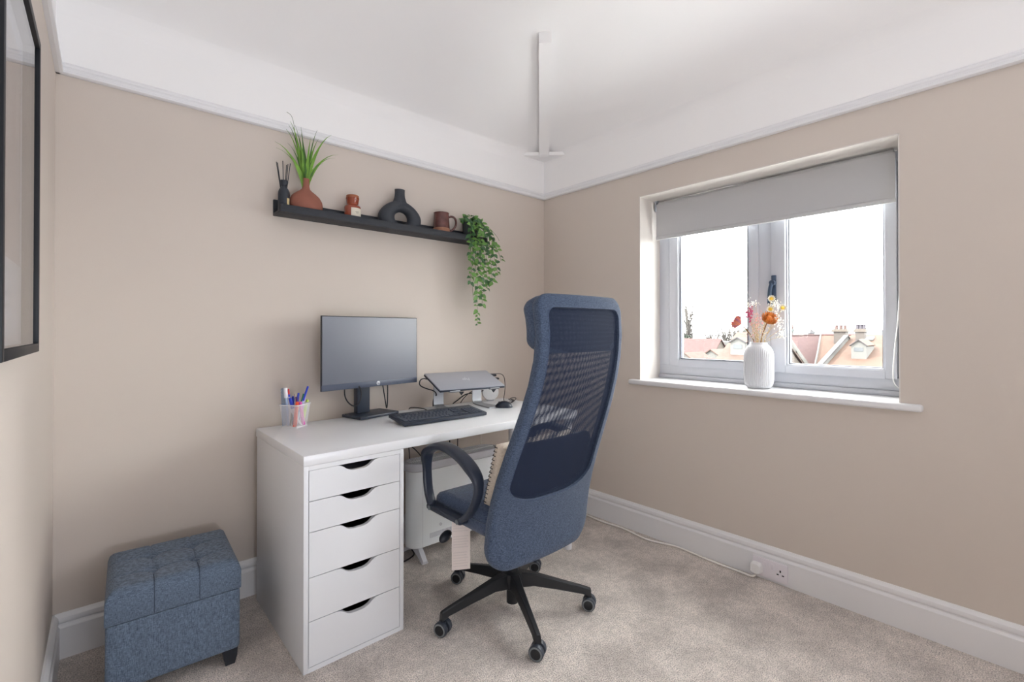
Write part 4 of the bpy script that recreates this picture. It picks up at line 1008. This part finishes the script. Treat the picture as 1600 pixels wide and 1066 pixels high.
# ------------------------------------------------------------------ vase and dried flowers on the sill
VX, VY, VZ = .090, -1.388, WZ0
vs_ = thing('ribbed_vase', 'white ribbed porcelain vase of dried flowers on the window sill', 'vase', (VX, VY, VZ))
rib = lambda a_, z: 1 + .05 * (abs(math.cos(a_ * 23)) - .55) * max(0, min(1, (z - .004) / .02)) * max(0, min(1, (.212 - z) / .03))
pr_ = [(.046, 0), (.052, .004), (.061, .018), (.0645, .035)] + [(.066, .05 + .0125 * k) for k in range(9)] + [(.0645, .168), (.060, .186), (.052, .202), (.043, .212), (.038, .216), (.0385, .222), (.0365, .2245), (.034, .222), (.033, .20)]
MB().lathe(pr_, 368, rfun=rib).build('body', M['vase_white'], vs_, 60)
fcol = {k: mat('dried_' + k, c_, .7, var=.18, vscale=150) for k, c_ in {'rust': (208, 128, 100), 'mauve': (176, 106, 122), 'ochre': (222, 158, 82), 'amber': (206, 128, 60), 'yellow': (246, 206, 80), 'cream': (244, 240, 226), 'pink': (196, 92, 130), 'pale_pink': (226, 178, 178), 'white': (246, 246, 240), 'straw': (196, 168, 110), 'brown': (136, 100, 70), 'beige': (222, 212, 186)}.items()}
def W3(x, y, z): return Vector((x - VX, y - VY, z - VZ))
def stem(o, tip, r=.0011, mt='brown', bend=.0, nm='stem'):
    tip = Vector(tip); b0 = Vector((tip.x * .10, tip.y * .10, .10)); mid = Vector((tip.x * .40 + bend, tip.y * .40, .225 + (tip.z - .225) * .35))
    MB().tube([b0, Vector((tip.x * .2, tip.y * .22, .215)), mid, tip], r, 6, smooth=2).build(nm, fcol[mt], o)
def flower(label, cat='dried flower', nm='dried_flower'): return thing(nm, label, cat, (VX, VY, VZ))
def protea(label, tip, axis, cols):
    o = flower(label); tip = Vector(tip); stem(o, tip - Vector(axis).normalized() * .018, .0026)
    ax = Vector(axis).normalized(); q = ax.to_track_quat('Z', 'Y').to_matrix().to_4x4()
    ms_ = [MB(), MB()]
    for ring in range(5):
        n_ = 9 + ring * 2; op = .25 + ring * .17
        for k in range(n_):
            a_ = 2 * PI * (k + .5 * (ring % 2)) / n_ + random.uniform(-.1, .1)
            T = Matrix.Translation(tip) @ q @ Matrix.Rotation(a_, 4, 'Z')
            r0, r1, r2 = .005, .018 + .014 * op, .014 + .028 * op
            h1, h2 = .014, .050 - .022 * op; w_p = .0050
            ms_[(k + ring) % 2].add([(r0, -.002, -.016), (r0, .002, -.016), (r1, w_p, h1 - .012), (r1, -w_p, h1 - .012), (r2, .0014, h2 - .012), (r2, -.0014, h2 - .012), (r1 + .002, 0, h1 - .012)],
                                    [(0, 1, 2, 6), (0, 6, 3), (6, 2, 4), (3, 6, 5), (6, 4, 5)], 0, T)
    ms_[0].build('petals', fcol[cols[0]], o, 80); ms_[1].build('petals', fcol[cols[1]], o, 80)
    MB().sphere(tip + ax * .002, .017, .017, .019).build('calyx', fcol[cols[1]], o)
random.seed(5)
protea('rust and mauve dried protea head leaning out to the left of the vase', W3(.085, -1.292, 1.196), (-.35, .9, .45), ('rust', 'mauve'))
protea('ochre dried protea head at the right of the white vase', W3(.075, -1.440, 1.208), (-.5, -.55, .65), ('ochre', 'amber'))
def daisy(label, tip, axis):
    o = flower(label); tip = Vector(tip); stem(o, tip, .0009, 'straw'); ax = Vector(axis).normalized(); q = ax.to_track_quat('Z', 'Y').to_matrix().to_4x4()
    m = MB()
    for ring in range(2):
        for k in range(12):
            T = Matrix.Translation(tip) @ q @ Matrix.Rotation(2 * PI * (k + ring * .5) / 12, 4, 'Z')
            m.add([(.004, -.0025, 0), (.004, .0025, 0), (.013, .0036, .004 + ring * .003), (.019 - ring * .004, 0, .008 + ring * .005), (.013, -.0036, .004 + ring * .003)], [(0, 1, 2, 3, 4)], 0, T)
    m.build('petals', fcol['cream'], o, 80)
    MB().sphere((0, 0, .004), .0088, .0088, .006, T=Matrix.Translation(tip) @ q).build('centre', fcol['yellow'], o)
daisy('topmost yellow-centred white everlasting flower, under the window handle', W3(.085, -1.449, 1.308), (-.8, -.35, .3))
daisy('yellow everlasting flower farthest to the right of the bouquet', W3(.085, -1.497, 1.262), (-.7, -.6, .3))
daisy('yellow-centred white everlasting flower just over the ochre protea', W3(.080, -1.446, 1.258), (-.85, -.3, .2))
def spray(label, stems, blobs, mt, r, size, tw='straw', nm='dried_spray', cat='dried spray'):
    o = flower(label, cat, nm)
    for tip in stems: stem(o, tip, .0007, tw)
    m = MB()
    for (c_, spread, n_) in blobs:
        for _ in range(n_):
            p = Vector(c_) + Vector((random.gauss(0, spread[0]), random.gauss(0, spread[1]), random.gauss(0, spread[2])))
            s_ = size * random.uniform(.6, 1.3); m.sphere(p, s_, s_, s_ * 1.2, seg=5, rings=4)
    m.build('florets', fcol[mt], o, kind='stuff'); return o
spray('magenta-pink dried floret spike at the upper left of the bouquet', [W3(.09, -1.335, 1.25), W3(.09, -1.345, 1.235), W3(.09, -1.352, 1.265)],
      [(W3(.09, -1.333, 1.235), (.006, .009, .014), 42), (W3(.09, -1.350, 1.248), (.006, .006, .016), 42)], 'pink', 0, .0034)
spray('pale pink wispy sprig in the middle of the bouquet', [W3(.09, -1.385, 1.235), W3(.08, -1.375, 1.205)], [(W3(.09, -1.385, 1.205), (.008, .010, .022), 60), (W3(.09, -1.37, 1.165), (.01, .014, .03), 60)], 'pale_pink', 0, .0024)
spray("baby's breath with tiny white flowers drooping to the right of the vase", [W3(.09, -1.475, 1.20), W3(.09, -1.495, 1.165), W3(.08, -1.50, 1.13), W3(.09, -1.46, 1.285), W3(.09, -1.485, 1.225)],
      [(W3(.09, -1.483, 1.185), (.012, .012, .022), 46), (W3(.085, -1.493, 1.138), (.012, .012, .014), 46), (W3(.09, -1.462, 1.283), (.01, .014, .012), 40), (W3(.09, -1.47, 1.225), (.01, .012, .02), 30)], 'white', 0, .0026)
spray('sparse white sprig reaching to the top left of the bouquet', [W3(.09, -1.31, 1.335), W3(.09, -1.335, 1.30), W3(.09, -1.36, 1.285), W3(.09, -1.275, 1.225), W3(.09, -1.375, 1.295)],
      [(W3(.09, -1.325, 1.31), (.01, .012, .014), 22), (W3(.09, -1.365, 1.287), (.01, .012, .008), 26), (W3(.09, -1.275, 1.23), (.01, .01, .012), 12), (W3(.09, -1.31, 1.335), (.004, .005, .006), 8)], 'white', 0, .0026)
spray('straw-coloured dried grasses rising from the mouth of the vase', [W3(.09, -1.37, 1.19), W3(.08, -1.40, 1.20), W3(.10, -1.41, 1.185), W3(.09, -1.355, 1.20), W3(.09, -1.42, 1.17), W3(.085, -1.385, 1.17)],
      [(W3(.09, -1.385, 1.14), (.012, .022, .022), 120), (W3(.09, -1.40, 1.165), (.01, .02, .02), 60)], 'beige', 0, .0021)

# ------------------------------------------------------------------ outside: roofs, chimneys and trees across the street
def roof_mat(name, col, lo=.8, hi=1.2):
    q = NT(name); b = q.b; b.inputs['Roughness'].default_value = .85; b.inputs['Specular IOR Level'].default_value = .15
    tc = q.n('ShaderNodeTexCoord'); mp = q.n('ShaderNodeMapping'); mp.inputs['Scale'].default_value = (.5, 1, 3); q.l(tc.outputs['Object'], mp.inputs[0])
    nz = q.n('ShaderNodeTexNoise'); nz.inputs['Scale'].default_value = 2.2; nz.inputs['Detail'].default_value = 4; q.l(mp.outputs[0], nz.inputs[0])
    rp = q.n('ShaderNodeMapRange'); rp.inputs[1].default_value = .3; rp.inputs[2].default_value = .7; rp.inputs[3].default_value = lo; rp.inputs[4].default_value = hi; q.l(nz.outputs[0], rp.inputs[0])
    wv = q.n('ShaderNodeTexWave'); wv.wave_type = 'BANDS'; wv.bands_direction = 'Z'; wv.inputs['Scale'].default_value = 2.2; wv.inputs['Distortion'].default_value = .4; q.l(tc.outputs['Object'], wv.inputs[0])
    r2 = q.n('ShaderNodeMapRange'); r2.inputs[3].default_value = .9; r2.inputs[4].default_value = 1.06; q.l(wv.outputs[1], r2.inputs[0])
    m1 = q.n('ShaderNodeMath', operation='MULTIPLY'); q.l(rp.outputs[0], m1.inputs[0]); q.l(r2.outputs[0], m1.inputs[1])
    mx = q.n('ShaderNodeVectorMath', operation='SCALE'); mx.inputs[0].default_value = col; q.l(m1.outputs[0], mx.inputs[3]); q.l(mx.outputs[0], b.inputs['Base Color'])
    return q.m
def lin(name, c, rough=.8):
    m = mat(name, (128, 128, 128), rough); m.node_tree.nodes['Principled BSDF'].inputs['Base Color'].default_value = (*c, 1); return m
RT = roof_mat('orange_roof_tiles', (0.0448, 0.0270, 0.0203)); RM = roof_mat('red_and_shaded_roof_tiles', (0.0448, 0.0247, 0.0243)); RF = roof_mat('faded_roof_tiles', (0.0448, 0.0306, 0.0258)); RS = lin('slate', (0.0196, 0.0217, 0.0244))
XW = lin('outside_white_render', (0.0514, 0.0514, 0.0492)); XC = lin('cream_brick', (0.0393, 0.0309, 0.0244)); XD = lin('dark_verge', (0.0119, 0.0113, 0.0140)); XB = lin('stack_brick', (0.0302, 0.0244, 0.0217))
XP = lin('red_clay_pot', (0.0302, 0.0125, 0.0106)); XPU = lin('mauve_clay_pot', (0.0196, 0.0162, 0.0225)); XG = lin('outside_glass', (0.0140, 0.0176, 0.0217), .2); XT = lin('teal_band', (0.0233, 0.0324, 0.0324)); XGY = lin('grey_felt', (0.0233, 0.0233, 0.0260))
GZ = -8.0
structure('ground', MB().box(8, -120, GZ - .3, 320, 220, GZ), lin('street_ground', (0.0140, 0.0156, 0.0106)))
def slab(m, q, t=.12, mi=0):
    """four-cornered roof plane with thickness (downwards)"""
    q = [Vector(p) for p in q]; n_ = (q[1] - q[0]).cross(q[2] - q[0]).normalized()
    if n_.z < 0: n_ = -n_
    lo = [p - n_ * t for p in q]; k = len(q)
    m.add(q + lo, [tuple(range(k)), tuple(range(2 * k - 1, k - 1, -1))] + [(i, (i + 1) % k, k + (i + 1) % k, k + i) for i in range(k)], mi)
def local(o, pts): return [Vector(p) - o.location for p in pts]
def chimney(house, x, y, z0, z1, s_, pots, potm, stackm=None, band=None):
    o = house.location; h_ = s_ / 2
    m = MB(); m.box(x - h_ - o.x, y - h_ - o.y, z0 - o.z, x + h_ - o.x, y + h_ - o.y, z1 - .12 - o.z); st_ = m.build('chimney_stack', stackm or XB, house)
    m = MB(); m.box(x - h_ * 1.28 - o.x, y - h_ * 1.28 - o.y, z1 - .36 - o.z, x + h_ * 1.28 - o.x, y + h_ * 1.28 - o.y, z1 - .10 - o.z); m.box(x - h_ * 1.1 - o.x, y - h_ * 1.1 - o.y, z1 - .12 - o.z, x + h_ * 1.1 - o.x, y + h_ * 1.1 - o.y, z1 - o.z)
    m.build('chimney_cap', band or XC, st_)
    for k in range(pots):
        yy = y + (k - (pots - 1) / 2) * s_ * .62 / max(pots - 1, 1) * 1.2
        MB().lathe([(.19, 0), (.20, .06), (.17, .09), (.16, .42), (.20, .45), (.18, .50)], 10, T=Matrix.Translation((x - o.x, yy - o.y, z1 - o.z))).build('chimney_pot', potm, st_)
def dormer(house, x, y, zb_, za, hw_, ze, depth, rm):
    o = house.location; x -= o.x; y -= o.y; zb_ -= o.z; za -= o.z; ze -= o.z
    d_ = MB().prism([(y - hw_, zb_ - .4), (y + hw_, zb_ - .4), (y + hw_, ze), (y, za), (y - hw_, ze)], 'x', x, x + depth).build('dormer', XW, house)
    m = MB(); slab(m, [(x - .15, y, za + .08), (x + depth, y, za + .08), (x + depth, y - hw_ - .14, ze), (x - .15, y - hw_ - .14, ze)], .09); slab(m, [(x - .15, y, za + .08), (x + depth, y, za + .08), (x + depth, y + hw_ + .14, ze), (x - .15, y + hw_ + .14, ze)], .09)
    m.build('dormer_roof', rm, d_)
    m = MB()
    for s_ in (-1, 1): m.sections([[(x - .17, y, za + .10), (x - .17, y, za - .02), (x - .13, y, za - .02), (x - .13, y, za + .10)], [(x - .17, y + s_ * (hw_ + .14), ze + .02), (x - .17, y + s_ * (hw_ + .14), ze - .10), (x - .13, y + s_ * (hw_ + .14), ze - .10), (x - .13, y + s_ * (hw_ + .14), ze + .02)]])
    m.build('bargeboard', XD, d_)
    m = MB(); m.box(x - .03, y - hw_ * .62, ze - .62, x + .02, y + hw_ * .62, ze - .22); m.build('window', XG, d_)

# house with the gabled wing, left of the right-hand pane
ha = thing('gabled_house', 'house with a cross-gable roof shaded mauve and white bargeboard seen low in the right pane', 'house', (66, 8, GZ))
o = ha.location
m = MB(); slab(m, local(ha, [(71.02, 24, .56), (71.02, 12.95, .56), (55.18, 12.95, -4.95), (55.18, 24, -4.95)])); slab(m, local(ha, [(71.02, 24, .56), (71.02, 12.95, .56), (86.8, 12.95, -4.95), (86.8, 24, -4.95)])); m.build('main_roof', RT, ha)
m = MB(); m.box(56 - o.x, 13.1 - o.y, 0, 86 - o.x, 23.4 - o.y, -4.9 - o.z); m.build('walls', XC, ha)
m = MB(); slab(m, local(ha, [(58.8, 17.55, .60), (71.02, 17.55, .60), (59.98, 15.2, -3.2), (58.8, 15.0, -3.5)])); slab(m, local(ha, [(58.8, 17.55, .60), (71.02, 17.55, .60), (59.98, 19.9, -3.2), (58.8, 20.1, -3.5)])); m.build('wing_roof', RM, ha)  # mauve tint puts the shade of this roof face into its tile colour
MB().prism([(14.9 - o.y, 0), (20.2 - o.y, 0), (20.2 - o.y, -3.5 - o.z), (17.55 - o.y, .5 - o.z), (14.9 - o.y, -3.5 - o.z)], 'x', 59.02 - o.x, 59.25 - o.x).build('gable_wall', XC, ha)
for s_ in (-1, 1):
    m = MB(); e_ = 17.55 + s_ * 2.6
    m.sections([local(ha, [(58.72, 17.55, .72), (58.72, 17.55, .30), (58.95, 17.55, .30), (58.95, 17.55, .72)]), local(ha, [(58.72, e_, -3.45), (58.72, e_, -3.95), (58.95, e_, -3.95), (58.95, e_, -3.45)])]); m.build('bargeboard', XW, ha)
m = MB(); m.tube(local(ha, [(71.0, 17.55, .60), (65.6, 16.37, -1.30), (59.98, 15.2, -3.20)]), .13, 6); m.build('valley_flashing', XW, ha)
m = MB(); m.box(58.93 - o.x, 16.75 - o.y, -2.05 - o.z, 59.05 - o.x, 18.35 - o.y, -.58 - o.z); m.build('window', XW, ha)
m = MB(); m.box(58.2 - o.x, 16.2 - o.y, -2.45 - o.z, 59.05 - o.x, 18.9 - o.y, -2.17 - o.z); m.build('flat_canopy', XGY, ha)
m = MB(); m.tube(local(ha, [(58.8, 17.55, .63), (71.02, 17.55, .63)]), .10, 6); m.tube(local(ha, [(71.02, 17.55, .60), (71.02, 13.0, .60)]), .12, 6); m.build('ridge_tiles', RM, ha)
chimney(ha, 68.62, 14.64, -.69, 1.40, 1.26, 3, XP); chimney(ha, 65.42, 19.47, -.21, 1.40, .62, 2, XP, None, XT)
# house with the little white dormer
hb = thing('dormer_house', 'house with a broad orange roof and a small white gabled dormer in the right pane', 'house', (54, 2, GZ))
o = hb.location
m = MB(); slab(m, local(hb, [(64.78, 12.67, .67), (64.78, -11.41, .67), (44.62, -11.41, -5.28), (44.62, 12.67, -5.28)])); slab(m, local(hb, [(64.78, 12.67, .67), (64.78, -11.41, .67), (84.9, -11.41, -5.28), (84.9, 12.67, -5.28)])); m.build('main_roof', RT, hb)
m = MB(); m.box(45.5 - o.x, -11 - o.y, 0, 84 - o.x, 12.5 - o.y, -5.25 - o.z); m.build('walls', XC, hb)
pa = [(62.54, .56), (63.6, .15), (49.42, -3.3), (40.0, -6.08)]
m = MB(); m.prism([(62.54 - o.x, .50 - o.z), (44.0 - o.x, -4.95 - o.z), (44.0 - o.x, -6.2 - o.z), (62.54 - o.x, -.9 - o.z), (63.7 - o.x, -.4 - o.z), (63.7 - o.x, .05 - o.z)], 'y', 12.52 - o.y, 12.80 - o.y); pw_ = m.build('parapet', XW, hb)
m = MB(); m.sections([local(hb, [(44.0, 12.45, -4.95), (44.0, 12.9, -4.95), (44.0, 12.9, -4.78), (44.0, 12.45, -4.78)]), local(hb, [(62.54, 12.45, .50), (62.54, 12.9, .50), (62.54, 12.9, .68), (62.54, 12.45, .68)]), local(hb, [(63.8, 12.45, -.05), (63.8, 12.9, -.05), (63.8, 12.9, .12), (63.8, 12.45, .12)])]); m.build('coping', XD, pw_)
dormer(hb, 56.62, 10.24, -1.46, .19, .64, -.36, 3.4, RT)
m = MB(); T = Matrix.Translation((63.0 - o.x, 10.75 - o.y, .22 - o.z)) @ Matrix.Rotation(-math.atan2(5.95, 20.16), 4, 'Y'); m.box(-.55, -.55, .0, .55, .55, .14, T=T); m.build('roof_window', XW, hb)
chimney(hb, 63.02, 11.39, -.37, 1.38, .86, 3, XPU)
m = MB(); m.rod((63.3 - o.x, 9.3 - o.y, .2 - o.z), (63.3 - o.x, 9.3 - o.y, 3.4 - o.z), .03); m.build('aerial_mast', XGY, hb)
# house behind the vase, in the left pane
hd = thing('corner_house', 'pale orange roofed house with a white dormer behind the vase in the left pane', 'house', (42, 13, GZ))
o = hd.location
m = MB(); slab(m, local(hd, [(46.7, 18.3, 1.02), (46.7, 14.2, 1.02), (33.42, 14.2, -5.81), (33.42, 18.3, -5.81)])); slab(m, local(hd, [(46.7, 18.3, 1.02), (46.7, 14.2, 1.02), (53.5, 14.2, -2.48), (53.5, 18.3, -2.48)])); m.build('main_roof', RF, hd)
m = MB(); m.prism([(34.0 - o.x, 0), (53.3 - o.x, 0), (53.3 - o.x, -2.6 - o.z), (46.7 - o.x, .85 - o.z), (34.0 - o.x, -5.7 - o.z)], 'y', 14.4 - o.y, 18.0 - o.y); m.build('walls', XC, hd)
dormer(hd, 42.6, 16.55, -1.0, .48, .66, .10, 2.4, RF)
chimney(hd, 46.86, 16.2, .2, 1.55, .8, 2, XP, XC)
# farther buildings
def simple_house(nm, label, x, y, zr, lx, ly, rise, rm, wm, along='y'):
    h_ = thing(nm, label, 'house', (x, y, GZ))
    ze = zr - rise - GZ; zt = zr - GZ
    if along == 'y':
        MB().prism([(-lx / 2, 0), (lx / 2, 0), (lx / 2, ze), (0, zt - .1), (-lx / 2, ze)], 'y', -ly / 2, ly / 2).build('walls', wm, h_)
        m = MB(); [slab(m, [(0, -ly / 2 - .2, zt), (0, ly / 2 + .2, zt), (s_ * (lx / 2 + .3), ly / 2 + .2, ze - .15), (s_ * (lx / 2 + .3), -ly / 2 - .2, ze - .15)]) for s_ in (-1, 1)]
    else:
        MB().prism([(-ly / 2, 0), (ly / 2, 0), (ly / 2, ze), (0, zt - .1), (-ly / 2, ze)], 'x', -lx / 2, lx / 2).build('walls', wm, h_)
        m = MB(); [slab(m, [(-lx / 2 - .2, 0, zt), (lx / 2 + .2, 0, zt), (lx / 2 + .2, s_ * (ly / 2 + .3), ze - .15), (-lx / 2 - .2, s_ * (ly / 2 + .3), ze - .15)]) for s_ in (-1, 1)]
    m.build('roof', rm, h_); return h_
simple_house('slate_roof_house', 'far slate-roofed house showing as a grey strip behind the chimneys', 112, 12, 1.35, 7, 32, 3, RS, XC)
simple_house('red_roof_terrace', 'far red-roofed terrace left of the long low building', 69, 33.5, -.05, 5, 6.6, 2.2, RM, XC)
simple_house('pink_gable_house', 'small house with a pale gable low in the left pane', 60.4, 26.4, -1.25, 5, 2.6, .9, RF, XW, 'x')
simple_house('white_gable_house', 'small white gabled house at the lower left corner of the left pane', 49, 24.2, -1.25, 4, 2.2, .8, RF, XW, 'x')
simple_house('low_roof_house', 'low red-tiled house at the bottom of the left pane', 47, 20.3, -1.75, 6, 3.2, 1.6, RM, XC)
lb_ = thing('long_building', 'far long low building with a white fascia and a row of windows', 'building', (98, 41.5, GZ))
MB().box(-3, -5.5, 0, 3, 4.5, 6.2).build('walls', XB, lb_); MB().box(-3.3, -5.8, 6.2, 3.3, 4.8, 6.9).build('fascia', XW, lb_)
for k in range(7): MB().box(-3.06, -5.1 + k * 1.35, 4.9, -2.95, -4.2 + k * 1.35, 5.9).build('window', XG, lb_)
sp2 = thing('roof_turret', 'tiny grey turret with a pointed cap far beyond the gable ridge', 'turret', (107, 28.9, GZ))
MB().box(-.5, -.5, 0, .5, .5, 8.6).build('shaft', XGY, sp2); MB().lathe([(.95, 8.6), (.02, 9.5)], 4).build('cap', XD, sp2)
# trees
BK = lin('bare_bark', (0.0217, 0.0196, 0.0184)); TW = lin('bare_twigs', (0.0302, 0.0265, 0.0244)); EG = lin('evergreen', (0.0097, 0.0162, 0.0092)); EG2 = lin('grey_green', (0.0156, 0.0176, 0.0134))
def bare_tree(label, x, y, top, width, seed, upright=.85):
    rnd = random.Random(seed); h_ = top - GZ
    t_ = thing('bare_tree', label, 'tree', (x, y, GZ), 0, None)
    MB().tube([(0, 0, 0), (.05, 0, h_ * .25), (0, .1, h_ * .5), (.05, 0, h_ * .8)], lambda f: .34 * (1 - f) + .07, 7, smooth=1).build('trunk', BK, t_)
    m = MB()
    for k in range(46):
        z0 = h_ * rnd.uniform(.22, .72); a_ = rnd.uniform(0, 2 * PI); L = h_ * rnd.uniform(.16, .36); sp_ = width * rnd.uniform(.3, 1)
        p0 = Vector((0, 0, z0)); p1 = p0 + Vector((math.cos(a_) * sp_ * .6, math.sin(a_) * sp_ * .6, L * .45)); p2 = p1 + Vector((math.cos(a_) * sp_ * .4, math.sin(a_) * sp_ * .4, L * .7))
        p2.z = min(p2.z, h_)
        m.tube([p0, p1, p2], lambda f: .13 * (1 - f) + .04, 4)
        for j in range(6):
            q = p0.lerp(p1, rnd.random()) if j < 2 else p1.lerp(p2, rnd.random()); b_ = rnd.uniform(0, 2 * PI); l2 = L * rnd.uniform(.2, .5)
            e_ = q + Vector((math.cos(b_) * l2 * (1 - upright), math.sin(b_) * l2 * (1 - upright), l2)); e_.z = min(e_.z, h_)
            m.tube([q, q.lerp(e_, .5) + Vector((rnd.uniform(-.06, .06), rnd.uniform(-.06, .06), 0)), e_], lambda f: .05 * (1 - f) + .025, 3)
    m.build('branches', TW, t_, kind='stuff'); return t_
bare_tree('tall bare upright tree at the left of the left pane', 88.3, 45.5, 6.3, 1.5, 3, .9)
for (x, y, tp_, wd, sd, lb2) in ((122.7, 57.2, 1.6, 2.4, 5, 'bare tree farthest left over the long low building'), (131, 57.0, 2.6, 2.8, 6, 'bare tree over the middle of the long low building'), (127, 52.2, 2.4, 2.6, 8, 'bare tree at the right end of the long low building'), (120, 63.5, 1.2, 2.0, 9, 'low bare tree over the red-roofed terrace')):
    bare_tree(lb2, x, y, tp_, wd, sd, .55)
def bushy(nm, label, x, y, top, rx, rz, mt, seed, n_=1500):
    rnd = random.Random(seed); t_ = thing(nm, label, 'tree', (x, y, GZ))
    MB().tube([(0, 0, 0), (0, .05, top - GZ - rz)], .2, 7).build('trunk', BK, t_)
    m = MB(); cz = top - GZ - rz
    for k in range(n_):
        a_ = rnd.uniform(0, 2 * PI); u = rnd.uniform(-1, 1); r_ = (1 - u * u) ** .5 * rnd.uniform(.75, 1.08) * (1 + .18 * math.sin(a_ * 3 + u * 5))
        p = Vector((rx * r_ * math.cos(a_), rx * r_ * math.sin(a_), cz + rz * u * (.95 if u > 0 else 1)))
        s_ = rnd.uniform(.10, .22); q = Matrix.Translation(p) @ Matrix.Rotation(rnd.uniform(0, 6.3), 4, 'Z') @ Matrix.Rotation(rnd.uniform(-1, 1), 4, 'X')
        m.add([(-s_, 0, 0), (0, -s_ * .6, .03), (s_, 0, 0), (0, s_ * .6, .03)], [(0, 1, 2, 3)], 0, q)
    m.sphere((0, 0, cz), rx * .8, rx * .8, rz * .85, 12, 8)
    m.build('foliage', mt, t_, kind='stuff')
bushy('evergreen_tree', 'round green evergreen under the tall bare tree in the left pane', 73.1, 38.2, .50, 1.35, 1.35, EG, 4)
bushy('hedge_tree', 'grey-green tree crown behind the roof beside the vase', 140, 53.5, 2.3, 3.4, 1.9, EG2, 14, 1200)
